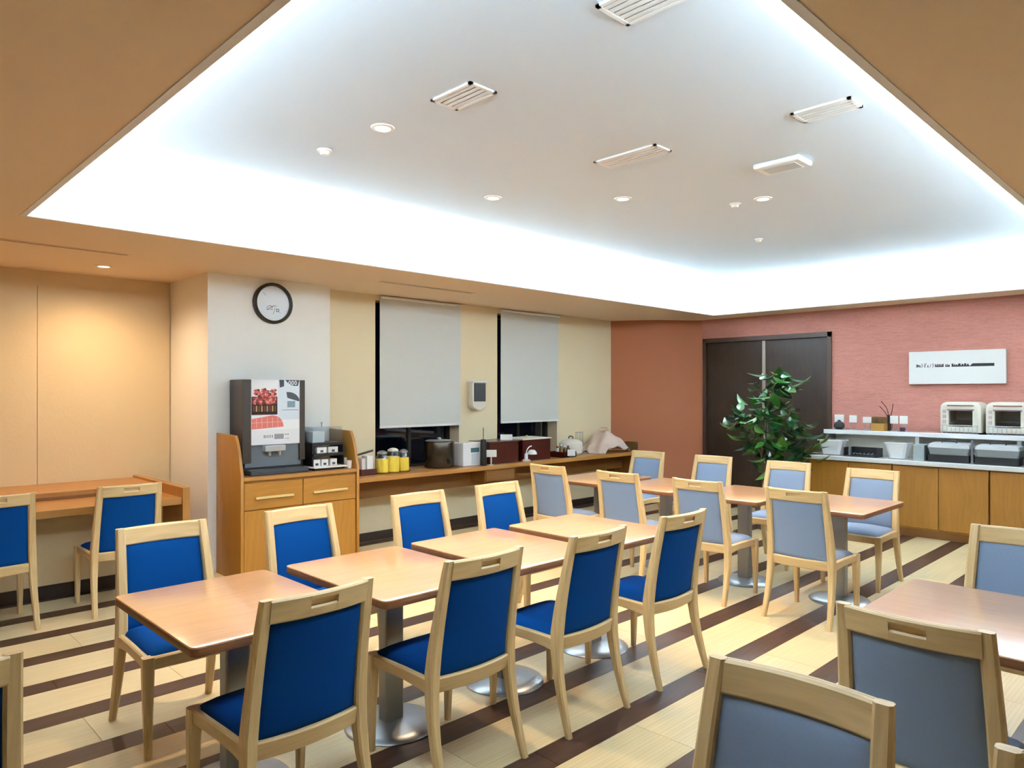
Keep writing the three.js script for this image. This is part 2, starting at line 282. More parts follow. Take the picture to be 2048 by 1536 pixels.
{
  const s = thing('ceiling_speaker', 'square pale grey fitting standing proud of the raised ceiling', 'ceiling fitting', [-2.04, RAISED, -4.38]);
  mesh('housing', rspan(-0.15, 0.15, -0.035, 0, -0.1, 0.1, 0.012), M.white, s); mesh('grille', rspan(-0.11, 0.11, -0.038, -0.03, -0.065, 0.065, 0.004), std(0xc3c8c8, 0.7), s);
  for (const [x, z, r, l] of [[-2.74, -5.08, 0.035, 'small white smoke detector beside a downlight on the raised ceiling'], [-3.21, -6.4, 0.03, 'small white sensor on the raised ceiling nearest the red wall'], [-3.85, -2.2, 0.035, 'small white smoke detector on the raised ceiling nearest the clock']]) {
    const d = thing('smoke_detector', l, 'detector', [x, RAISED, z]); mesh('base', lathe([[0, -0.008], [r * 1.2, -0.008], [r * 1.25, 0]]), M.white, d); mesh('sensor_cap', lathe([[0, -0.032], [r * 0.6, -0.03], [r * 0.8, -0.02], [r * 0.85, -0.006]]), M.offWhite, d);
  }
  for (const [x, z0, z1, l] of [[-5.85, -1.7, -0.4, 'dark linear air slot in the tan ceiling above the wall desk'], [-5.6, -4.9, -3.8, 'linear air slot in the tan ceiling in front of the blinds']]) {
    const d = thing('air_slot', l, 'air slot', [x, CEIL, (z0 + z1) / 2], 0, 'linear air slots in the low ceiling'), h = (z1 - z0) / 2;
    mesh('flange', [span(-0.035, -0.014, -0.004, 0, -h, h), span(0.014, 0.035, -0.004, 0, -h, h), span(-0.035, 0.035, -0.004, 0, -h - 0.02, -h), span(-0.035, 0.035, -0.004, 0, h, h + 0.02)], M.soffit, d); mesh('slot', span(-0.014, 0.014, -0.002, 0, -h, h), M.dark, d);
  }
}

// ------------------------------------------------------------------ chairs
const zb = y => y < 0.43 ? -0.275 + 0.085 * Math.sin(y / 0.43 * Math.PI / 2) : -0.19 - 0.085 * Math.pow((y - 0.43) / 0.47, 1.35);   // back posts seen from the side
const bow = x => -0.028 * (1 - (x / 0.2) ** 2);
const chairGeo = {};
for (const s of [-1, 1]) {
  const st = []; for (let i = 0; i <= 10; i++) { const y = i / 10 * 0.9, k = y < 0.43 ? y / 0.43 : 1 - (y - 0.43) / 0.47; st.push([s * (0.223 - 0.034 * y / 0.9), y, zb(y), y < 0.43 ? 0.031 + 0.015 * k : 0.041 + 0.005 * k, y < 0.43 ? 0.03 + 0.026 * k : 0.03 + 0.026 * k]); }
  chairGeo['post' + s] = sweep(st, [1, 0, 0], [0, 0, 1], 0.007, 1);
  chairGeo['leg' + s] = sweep([[s * 0.21, 0.425, 0.215, 0.05, 0.045], [s * 0.212, 0.34, 0.218, 0.046, 0.042], [s * 0.213, 0.2, 0.222, 0.038, 0.036], [s * 0.212, 0, 0.226, 0.029, 0.028]], [1, 0, 0], [0, 0, 1], 0.007, 1);
}
const rail = (x0, x1, y0, y1, d, n, o = 0) => { const st = []; for (let i = 0; i <= n; i++) { const x = x0 + (x1 - x0) * i / n; st.push([x, (y0 + y1) / 2, zb((y0 + y1) / 2) + bow(x) + o, y1 - y0, d]); } return sweep(st, [0, 1, -0.2], [0, 0, 1], 0.006, 0); };
chairGeo.topRail = mergeGeometries([rail(-0.18, 0.18, 0.82, 0.899, 0.018, 12, 0.006), rail(-0.18, -0.05, 0.82, 0.899, 0.018, 5, -0.007), rail(0.05, 0.18, 0.82, 0.899, 0.018, 5, -0.007), rail(-0.052, 0.052, 0.876, 0.899, 0.018, 4, -0.007), rail(-0.052, 0.052, 0.82, 0.856, 0.018, 4, -0.007)]);
chairGeo.lowRail = rail(-0.2, 0.2, 0.366, 0.432, 0.028, 6);
const sideRail = s => sweep([[s * 0.212, 0.397, 0.21, 0.026, 0.055], [s * 0.214, 0.402, 0.1, 0.026, 0.05], [s * 0.213, 0.404, -0.02, 0.026, 0.05], [s * 0.212, 0.4, -0.12, 0.026, 0.056], [s * 0.212, 0.394, -0.19, 0.026, 0.066]], [1, 0, 0], [0, 1, 0], 0.006, 2);
chairGeo.seatFrame = mergeGeometries([sideRail(-1), sideRail(1), sweep([[-0.2, 0.397, 0.222, 0.055, 0.026], [0, 0.4, 0.232, 0.055, 0.026], [0.2, 0.397, 0.222, 0.055, 0.026]], [0, 1, 0], [0, 0, 1], 0.006, 0)]);
chairGeo.seat = pad(0.4, 0.42, 0.052, 0.015, 12, (x, n, z) => [x * (1 + 0.02 * z), 0.417 + n, z + 0.008]);
chairGeo.back = pad(0.354, 0.392, 0.026, 0.010, 12, (x, n, v) => { const y = 0.627 + v; return [x * (1 - 0.038 * v / 0.196), y, zb(y) + bow(x) + n]; }, 0.5);
function chairProto(fabric, label) {
  const c = thing('dining_chair', label, 'chair');
  for (const s of [-1, 1]) { mesh('back_post', chairGeo['post' + s], M.maple, c); mesh('leg', chairGeo['leg' + s], M.maple, c); }
  mesh('top_rail', chairGeo.topRail, M.maple, c); mesh('lower_rail', chairGeo.lowRail, M.maple, c); mesh('seat_frame', chairGeo.seatFrame, M.maple, c);
  mesh('seat_cushion', chairGeo.seat, fabric, c); mesh('back_panel', chairGeo.back, fabric, c);
  return c;
}
const protos = {};
function chair(kind, x, z, turn, label, group) {
  let c;
  if (!protos[kind]) c = protos[kind] = chairProto(kind === 'blue' ? M.blue : M.grey, label);
  else { c = protos[kind].clone(); c.name = numbered('dining_chair'); scene.add(c); }
  c.position.set(x, 0, z); c.rotation.set(0, turn, 0); c.userData = { label, category: 'chair', group }; return c;
}
const H = Math.PI / 2;
const ord = ['first', 'second', 'third', 'fourth'];
// the blue row: four small tables end to end, a chair on either side of each
const blueZ = [-1.2, -1.94, -2.67, -3.42];
const nearBlue = [[-2.42, -1.2, 0.03], [-2.42, -1.95, 0], [-2.4, -2.65, 0.02], [-2.4, -3.39, -0.02]];
const farBlue = [[-3.47, -1.24, -0.02], [-3.47, -1.99, 0.04], [-3.48, -2.82, 0], [-3.47, -3.52, 0.02]];
nearBlue.forEach(([x, z, t], i) => chair('blue', x, z, -H + t, `royal blue chair seen from behind, ${ord[i]} from left along the blue row`, 'royal blue chairs'));
farBlue.forEach(([x, z, t], i) => chair('blue', x, z, H + t, `royal blue chair facing the camera across the blue row tables, ${ord[i]} from left`, 'royal blue chairs'));
chair('blue', -5.79, -1.62, -H, 'royal blue chair tucked under the wall desk, just left of the clock pillar', 'royal blue chairs');
chair('blue', -5.79, -0.84, -H, 'royal blue chair at the wall desk, cut off by the left edge', 'royal blue chairs');
chair('blue', -2.42, -0.16, -H + 0.05, 'light wooden chair at the lower left edge, only its back post showing', 'royal blue chairs');
// the grey row
const greyX = [-2.12, -2.88, -3.64, -4.4];
[[-2.11, -5.0], [-2.86, -5.0], [-3.6, -5.0], [-4.38, -5.0]].forEach(([x, z], i) => chair('grey', x, z, Math.PI, `grey blue chair seen from behind at the far row of tables, ${ord[i]} from right`, 'grey blue chairs'));
[[-2.2, -6.14], [-3.0, -6.3], [-3.82, -6.36], [-4.62, -6.36]].forEach(([x, z], i) => chair('grey', x, z, 0, `grey blue chair facing the camera behind the far row of tables, ${ord[i]} from right`, 'grey blue chairs'));
// the pale table at the right
chair('grey', -0.68, -2.56, Math.PI, 'grey blue chair seen from behind, drawn up to the table at the right edge', 'grey blue chairs');
chair('grey', -0.74, -3.84, 0, 'grey blue chair facing the camera behind the table at the right edge', 'grey blue chairs');
chair('grey', -0.71, -1.33, 0.03, 'large grey blue chair in the foreground, its padded front towards the camera', 'grey blue chairs');
chair('grey', -0.1, -1.3, 0.05, 'light wooden chair top in the lower right corner', 'grey blue chairs');

// ------------------------------------------------------------------ tables
const TW = 0.64, TD = 0.84;
function roundedTop(w, d, r, y0, y1) {
  const s = new THREE.Shape(), a = w / 2 - 0.003, b = d / 2 - 0.003; s.moveTo(-a + r, -b); s.lineTo(a - r, -b); s.quadraticCurveTo(a, -b, a, -b + r); s.lineTo(a, b - r); s.quadraticCurveTo(a, b, a - r, b); s.lineTo(-a + r, b); s.quadraticCurveTo(-a, b, -a, b - r); s.lineTo(-a, -b + r); s.quadraticCurveTo(-a, -b, -a + r, -b);
  return muv(toCreasedNormals(new THREE.ExtrudeGeometry(s, { depth: y1 - y0 - 0.006, bevelEnabled: true, bevelThickness: 0.003, bevelSize: 0.003, bevelSegments: 2, curveSegments: 6 }).rotateX(-Math.PI / 2).translate(0, y0 + 0.003, 0), 0.6), 0);
}
const tableGeo = { top: roundedTop(TW, TD, 0.03, 0.716, 0.724), core: roundedTop(TW, TD, 0.03, 0.69, 0.716), column: rbox(0.1, 0.66, 0.07, 0.012, 0, 0.35, 0, 1),
  base: lathe([[0, 0.034], [0.05, 0.033], [0.16, 0.022], [0.207, 0.012], [0.215, 0.004], [0.213, 0], [0, 0]], 0, 0, 0, 48), plate: rbox(0.34, 0.012, 0.34, 0.004, 0, 0.684, 0) };
let tableProto = {};
function table(x, z, turn, label, group) {
  const key = 'n'; let t;
  if (!tableProto[key]) {
    t = tableProto[key] = thing('dining_table', label, 'table');
    const top = mesh('table_top', tableGeo.top, M.table, t); mesh('edge_band', tableGeo.core, M.tableEdge, top);
    mesh('mounting_plate', tableGeo.plate, M.black, t); mesh('column', tableGeo.column, M.steel, t); mesh('base_disc', tableGeo.base, M.steelDisc, t);
  } else { t = tableProto[key].clone(); t.name = numbered('dining_table'); scene.add(t); }
  t.position.set(x, 0, z); t.rotation.set(0, turn, 0); t.userData = { label, category: 'table', group }; return t;
}
blueZ.forEach((z, i) => table(-2.79, z, H, `peach wood cafe table between blue chairs, ${ord[i]} from the left in its row`, 'peach wood tables'));
greyX.forEach((x, i) => table(x, -5.5, 0, `peach wood cafe table between grey chairs, ${ord[i]} from the right in the far row`, 'peach wood tables'));
table(-0.71, -3.09, 0, 'glossy cafe table catching the ceiling light, between two grey chairs at the right edge', 'peach wood tables');

// ------------------------------------------------------------------ wall desk in the recess
{
  const d = thing('wall_desk', 'long orange wood desk built along the recess wall at the left', 'desk', [0, 0, 0]);
  mesh('desk_top', rspan(-6.42, -5.88, 0.665, 0.72, -2.1, 1.4, 0.004, 2), M.counter, d); mesh('back_ledge', rspan(REC_X + 0.02, -6.42, 0.74, 0.78, -2.1, 1.4, 0.004, 2), M.counter, d);
  mesh('modesty_panel', span(-6.32, -6.3, 0.1, 0.665, -2.1, 1.4), M.recess, d); mesh('kick_board', span(-6.31, -6.29, 0, 0.1, -2.1, 1.4), M.dark, d);
  mesh('riser', span(-6.425, -6.415, 0.72, 0.745, -2.1, 1.4, 2), M.cabDark, d); mesh('end_panel', rspan(REC_X + 0.02, -5.86, 0, 0.8, -2.16, -2.1, 0.005, 1), M.counter, d);
}

// ------------------------------------------------------------------ clock
{
  const c = thing('wall_clock', 'round wall clock with dark rim high on the white pillar', 'clock', [PIL_X, 2.36, -3.01], H);
  const R = 0.185;
  mesh('rim', lathe([[R * 0.84, 0.012], [R * 0.86, 0.036], [R * 0.93, 0.044], [R, 0.034], [R * 1.01, 0], [R * 0.84, 0]], 0, 0, 0, 64).rotateX(H), std(0x26261f, 0.35), c);
  const face = canvasMat(512, 512, (g, w, h) => {
    g.fillStyle = '#e6eef4'; g.fillRect(0, 0, w, h); g.strokeStyle = '#3a3d45'; g.lineCap = 'round'; g.lineJoin = 'round';
    const L = (p, lw) => { g.lineWidth = lw; g.beginPath(); p.forEach(([x, y], i) => i ? g.lineTo(x, y) : g.moveTo(x, y)); g.stroke(); };
    L([[155, 330], [180, 300], [215, 288], [235, 296], [205, 318], [170, 345], [158, 352], [200, 350], [225, 318], [262, 290]], 7);
    L([[262, 290], [240, 322], [228, 350], [252, 348]], 6); L([[262, 285], [300, 288], [318, 296]], 6); L([[278, 300], [285, 330], [272, 370], [255, 412]], 5);
    L([[305, 335], [310, 372], [342, 370], [346, 338], [308, 335]], 10); L([[352, 372], [372, 392]], 3);
    g.globalAlpha = 0.5; L([[100, 110], [135, 130], [140, 150]], 8); g.globalAlpha = 1;
  }, 0.35);
  mesh('face', new THREE.CircleGeometry(R * 0.86, 64).translate(0, 0, 0.018), face, c);
  mesh('back_case', new THREE.CylinderGeometry(R * 0.86, R * 0.86, 0.014, 48).rotateX(H).translate(0, 0, 0.008), M.black, c);
}

// ------------------------------------------------------------------ sideboard below the clock
{
  const x1 = -5.72, x0 = PIL_X + 0.005, z1 = -2.5, z0 = -3.62, h = 0.85;
  const c = thing('sideboard', 'brown wooden sideboard with curved end panels below the clock', 'sideboard', [0, 0, 0]);
  mesh('body', span(x0, x1 - 0.02, 0.06, h - 0.03, z0 + 0.03, z1 - 0.03, 1), M.cab, c); mesh('plinth', span(x0, x1 - 0.05, 0, 0.06, z0 + 0.03, z1 - 0.03), M.dark, c);
  mesh('worktop', rspan(x0, x1 + 0.01, h - 0.03, h, z0 + 0.03, z1 - 0.03, 0.004, 2), M.counter, c);
  const s = new THREE.Shape(); s.moveTo(x0, 0); s.lineTo(x1 + 0.01, 0); s.lineTo(x1 + 0.01, h + 0.03); s.bezierCurveTo(x1 - 0.03, h + 0.1, x1 - 0.02, 1.06, x1 - 0.11, 1.19); s.lineTo(x0, 1.2); s.lineTo(x0, 0);
  const pan = new THREE.ExtrudeGeometry(s, { depth: 0.022, bevelEnabled: true, bevelSize: 0.003, bevelThickness: 0.003, bevelSegments: 1, curveSegments: 16 });
  for (const z of [z1 - 0.026, z0 + 0.004]) mesh('end_panel', muv(toCreasedNormals(pan.clone().translate(0, 0, z), 0.5), 1), M.cab, c);
  const zm = (z0 + z1) / 2;
  for (const [a, b] of [[z0 + 0.036, zm - 0.003], [zm + 0.003, z1 - 0.036]]) {
    const dr = mesh('drawer', rspan(x1 - 0.02, x1, 0.58, 0.8, a, b, 0.003, 2), M.cab, c); mesh('handle', rspan(x1, x1 + 0.025, 0.665, 0.685, a + 0.09, b - 0.09, 0.006), M.handle, dr);
    mesh('door', rspan(x1 - 0.02, x1, 0.07, 0.574, a, b, 0.003, 1), M.cab, c);
  }
}
// ------------------------------------------------------------------ drinks machine on the sideboard
{
  const d = thing('drinks_machine', 'tall dark drinks machine with a picture panel on the sideboard', 'drinks machine', [0, 0.85, 0]);
  const x0 = -6.16, x1 = -5.9, z1 = -2.6, z0 = -3.17;
  mesh('cabinet', [rspan(x0, x1 - 0.02, 0.03, 0.81, z0, z1, 0.008)], M.black, d);
  mesh('side_trim', rspan(x0 + 0.1, x1 + 0.005, 0.1, 0.81, z1 - 0.075, z1 + 0.002, 0.004), std(0x3a3028, 0.45), d);
  mesh('side_trim', rspan(x0 + 0.1, x1 + 0.005, 0.1, 0.81, z0 - 0.002, z0 + 0.05, 0.004), std(0x3a3028, 0.45), d);
  const print = canvasMat(512, 768, (g, w, h) => {
    g.fillStyle = '#f4f4f6'; g.fillRect(0, 0, w, h);
    g.fillStyle = '#dfe6ee'; g.fillRect(w * 0.54, 0, w * 0.46, h * 0.62);
    let k = 7; const r = () => { k = (k * 16807) % 2147483647; return k / 2147483647; };
    g.fillStyle = '#5b2a26'; g.fillRect(0, h * 0.26, w * 0.53, h * 0.28); g.fillStyle = '#241413'; g.fillRect(0, h * 0.38, w * 0.53, h * 0.15);
    for (let i = 0; i < 240; i++) { const c = ['#b9443a', '#d4645a', '#8f2f2b', '#e08a7c', '#6e2421']; g.fillStyle = c[i % 5]; g.beginPath(); g.arc(w * (0.05 + 0.45 * r()), h * (0.15 + 0.22 * r()), 5 + 13 * r(), 0, 7); g.fill(); }
    for (let i = 0; i < 9; i++) { g.fillStyle = i % 2 ? '#b99a5e' : '#7d3a30'; g.fillRect(w * (0.03 + i * 0.055), h * 0.4, w * 0.03, h * 0.09); }
    g.fillStyle = '#d9766a'; g.beginPath(); g.moveTo(0, h * 0.6); g.lineTo(w * 0.42, h * 0.55); g.quadraticCurveTo(w * 0.64, h * 0.56, w * 0.66, h * 0.73); g.lineTo(0, h * 0.76); g.fill();
    g.strokeStyle = '#f3c0b4'; g.lineWidth = 4; for (let i = 0; i < 5; i++) { g.beginPath(); g.moveTo(w * (0.1 + i * 0.11), h * 0.58); g.lineTo(w * (0.1 + i * 0.11), h * 0.74); g.stroke(); } g.beginPath(); g.moveTo(0, h * 0.66); g.lineTo(w * 0.64, h * 0.65); g.stroke();
    g.fillStyle = '#3b4046'; g.beginPath(); g.moveTo(w * 0.57, 0); g.lineTo(w * 0.67, 0); g.lineTo(w * 0.67, h * 0.1); g.lineTo(w * 0.58, h * 0.12); g.fill();
    g.beginPath(); g.moveTo(w * 0.7, 0); g.lineTo(w, 0); g.lineTo(w * 0.97, h * 0.09); g.quadraticCurveTo(w * 0.8, h * 0.11, w * 0.7, 0); g.fill();
    g.strokeStyle = '#eef1f4'; g.lineWidth = 8; for (let i = 0; i < 3; i++) { g.beginPath(); g.ellipse(w * (0.79 + i * 0.065), h * 0.045, w * 0.02, h * 0.03, 0, 0, 7); g.stroke(); }
    g.fillStyle = '#474d54'; g.beginPath(); g.moveTo(w * 0.72, h * 0.19); g.quadraticCurveTo(w * 0.92, h * 0.18, w, h * 0.3); g.lineTo(w, h * 0.34); g.lineTo(w * 0.74, h * 0.28); g.fill();
    g.fillStyle = '#8fa6b4'; g.fillRect(w * 0.74, h * 0.33, w * 0.17, h * 0.1); g.fillStyle = '#5f7886'; for (let i = 0; i < 4; i++) g.fillRect(w * (0.75 + i * 0.04), h * 0.34, w * 0.014, h * 0.09);
    g.strokeStyle = '#5a6168'; g.lineWidth = 5; g.beginPath(); g.moveTo(w * 0.63, h * 0.47); g.lineTo(w * 0.98, h * 0.47); g.stroke();
    g.fillStyle = '#ececee'; g.fillRect(0, h * 0.77, w, h * 0.23);
    g.fillStyle = '#4a4444'; g.font = 'bold 44px serif'; g.fillText('D251', w * 0.24, h * 0.895); g.fillStyle = '#77757a'; for (let i = 0; i < 7; i++) g.fillRect(w * (0.47 + i * 0.028), h * 0.84, w * 0.021, h * 0.08); g.fillStyle = '#a6a6ae'; g.fillRect(w * 0.69, h * 0.84, w * 0.03, h * 0.025); g.fillRect(w * 0.74, h * 0.84, w * 0.03, h * 0.025); g.fillRect(w * 0.69, h * 0.91, w * 0.09, h * 0.01);
  }, 0.3);
  const pp = mesh('picture_panel', new THREE.PlaneGeometry(0.44, 0.56).rotateY(H).translate(x1 + 0.004, 0.53, (z0 + z1) / 2 - 0.012), print, d); pp.userData.label = 'printed front panel with red fruit and white cups';
  mesh('panel_board', span(x1 - 0.02, x1 + 0.003, 0.25, 0.81, z0 + 0.05, z1 - 0.075), M.white, d);
  mesh('drip_bay', [span(x1 - 0.03, x1 - 0.015, 0.06, 0.25, z0 + 0.03, z1 - 0.03)], M.slate, d);
  mesh('spout', [rspan(x1 - 0.02, x1 + 0.045, 0.19, 0.245, -2.97, -2.78, 0.008), cyl(0.014, 0.01, 0.04, x1 + 0.025, 0.155, -2.83), cyl(0.014, 0.01, 0.04, x1 + 0.025, 0.155, -2.92)], M.lightSteel, d);
  mesh('drip_tray', rspan(x1 - 0.03, x1 + 0.12, 0, 0.045, z0 + 0.02, z1 - 0.02, 0.01), M.charcoal, d);
  mesh('foot', [rspan(x0, x1, 0, 0.035, z0 + 0.02, z1 - 0.02, 0.005)], M.black, d);
}
// cup organiser with white boxes beside it
{
  const o = thing('cup_organizer', 'black two tier organiser beside the drinks machine on the sideboard', 'organizer', [-5.93, 0.85, -3.37]);
  mesh('shelf', rspan(-0.12, 0.15, 0.02, 0.035, -0.17, 0.17, 0.004), M.white, o); mesh('shelf', rspan(-0.12, 0.12, 0.125, 0.15, -0.16, 0.16, 0.004), M.black, o); mesh('shelf', rspan(-0.12, 0.1, 0.22, 0.245, -0.15, 0.15, 0.004), M.black, o);
  mesh('side', span(-0.12, 0.1, 0, 0.245, 0.15, 0.162), M.black, o); mesh('side', span(-0.12, 0.1, 0, 0.245, -0.162, -0.15), M.black, o); mesh('base', span(-0.12, 0.13, 0, 0.02, -0.15, 0.15), M.black, o);
  const spots = [[0.04, 0.035, 0.11, 'white sachet box at the left of the organiser\'s lower tier'], [0.04, 0.035, 0.03, 'white sachet box in the middle of the organiser\'s lower tier'], [0.04, 0.035, -0.06, 'white sachet box at the right of the organiser\'s lower tier'], [0.03, 0.15, 0.055, 'white sachet box at the left of the organiser\'s upper tier'], [0.03, 0.15, -0.06, 'white sachet box at the right of the organiser\'s upper tier']];
  for (const [dx, dy, dz, l] of spots) { const b = thing('sachet_box', l, 'box', [-5.93 + dx, 0.85 + dy, -3.37 + dz], 0, 'white boxes in the organiser'); const up = dy > 0.1; mesh('carton', rspan(-0.05, 0.05, 0, up ? 0.055 : 0.06, up ? -0.05 : -0.034, up ? 0.05 : 0.034, 0.004), M.white, b); mesh('slot', rspan(0.045, 0.0515, 0.008, 0.028, -0.015, 0.015, 0.001), M.charcoal, b); }
  const a = thing('acrylic_case', 'clear acrylic case on top of the black organiser', 'case', [-5.95, 1.095, -3.37]);
  mesh('case_wall', [span(0.1, 0.103, 0, 0.14, -0.15, 0.15), span(-0.1, -0.097, 0, 0.14, -0.15, 0.15), span(-0.1, 0.1, 0, 0.14, 0.147, 0.15), span(-0.1, 0.1, 0, 0.14, -0.15, -0.147)], M.acrylic, a); mesh('case_lid', span(-0.105, 0.106, 0.14, 0.145, -0.155, 0.155), M.acrylic, a); mesh('knob', lathe([[0, 0.185], [0.008, 0.183], [0.01, 0.175], [0.004, 0.165], [0.004, 0.145]]), M.steel, a);
  mesh('paper_stack', rspan(-0.08, 0.07, 0, 0.1, 0.01, 0.13, 0.004), M.white, a);
  for (let i = 0; i < 3; i++) { const c = thing('paper_cup', ['white cup at the front of the sideboard\'s right corner', 'white cup behind another at the sideboard\'s right corner', 'white cup standing tallest by the sideboard\'s curved right end'][i], 'cup', [[-5.82, -3.55], [-5.92, -3.56], [-6.04, -3.565]][i].length ? [[-5.8, -5.89, -6.0][i], 0.85, -3.565] : [0, 0, 0], 0, 'white cups on the sideboard'); const h = [0.07, 0.09, 0.16][i]; mesh('cup_body', lathe([[0.0, 0.002], [0.022, 0.002], [0.028, h], [0.03, h + 0.002], [0.026, h + 0.002], [0.02, 0.006], [0, 0.006]]), M.white, c); }
}

// ------------------------------------------------------------------ counter along the windows
{
  const c = thing('window_counter', 'long wooden counter fixed along the wall below the blinds', 'counter', [0, 0, 0]);
  mesh('worktop', rspan(WIN_X + 0.002, -5.83, 0.695, 0.74, -8.2, -3.63, 0.005, 2), M.counter, c);
  mesh('apron', span(-6.12, -6.1, 0.5, 0.695, -8.12, -3.63, 2), M.cabDark, c);
  mesh('end_panel', rspan(WIN_X + 0.02, -5.88, 0, 0.695, -8.19, -8.14, 0.004, 1), M.cabDark, c);
  const d = mesh('drawer_box', rspan(-6.1, -5.86, 0.56, 0.694, -5.78, -5.32, 0.004, 2), M.cabDark, c); mesh('drawer_front', rspan(-5.862, -5.85, 0.57, 0.688, -5.77, -5.33, 0.003, 2), M.cabDark, d);
}
const CY = 0.74;
{ // napkin caddy
  const n = thing('napkin_caddy', 'small dark wooden caddy holding white napkins at the left end of the window counter', 'caddy', [-6.05, CY, -3.9]);
  mesh('tray', [rspan(-0.07, 0.07, 0, 0.06, -0.09, 0.09, 0.004)], M.mahogany, n); mesh('napkins', rspan(-0.05, 0.05, 0.05, 0.19, -0.06, 0.01, 0.006), M.white, n); mesh('napkins', rspan(-0.05, 0.05, 0.05, 0.17, 0.025, 0.07, 0.006), M.white, n); mesh('weight_bar', sweep([[0.0, 0.2, 0.09, 0.012, 0.02], [0, 0.235, -0.09, 0.012, 0.02]], [1, 0, 0], [0, 1, 0], 0.003, 2), M.charcoal, n);
  const t = tag(mesh('jar_tray', lathe([[0, 0.004], [0.2, 0.004], [0.215, 0.016], [0.21, 0.012], [0.2, 0], [0, 0]]).scale(0.7, 1, 1).translate(-6.06, CY, -4.22), M.oak), 'shallow oval wooden tray under the yellow juice jars', 'tray');
  [[-4.1, 0.15, 0.065, 'leftmost'], [-4.23, 0.17, 0.07, 'middle'], [-4.36, 0.15, 0.06, 'rightmost']].forEach(([z, h, r, w]) => {
    const j = thing('juice_jar', `${w} of the three glass jars of yellow juice on the window counter`, 'jar', [-6.05, CY + 0.005, z], 0, 'jars of yellow juice');
    mesh('jar_glass', lathe([[0, 0.001], [r * 0.95, 0.002], [r, 0.012], [r, h], [r * 0.75, h + 0.03], [r * 0.75, h + 0.045]]), M.glassJar, j); mesh('juice', lathe([[0, 0.004], [r * 0.93, 0.005], [r * 0.95, 0.014], [r * 0.95, h * 0.92], [0, h * 0.92]]), M.yellow, j); mesh('lid', lathe([[0, h + 0.075], [r * 0.4, h + 0.07], [r * 0.78, h + 0.055], [r * 0.8, h + 0.04], [r * 0.76, h + 0.04]]), w === 'middle' ? M.offWhite : M.steel, j);
  });
}
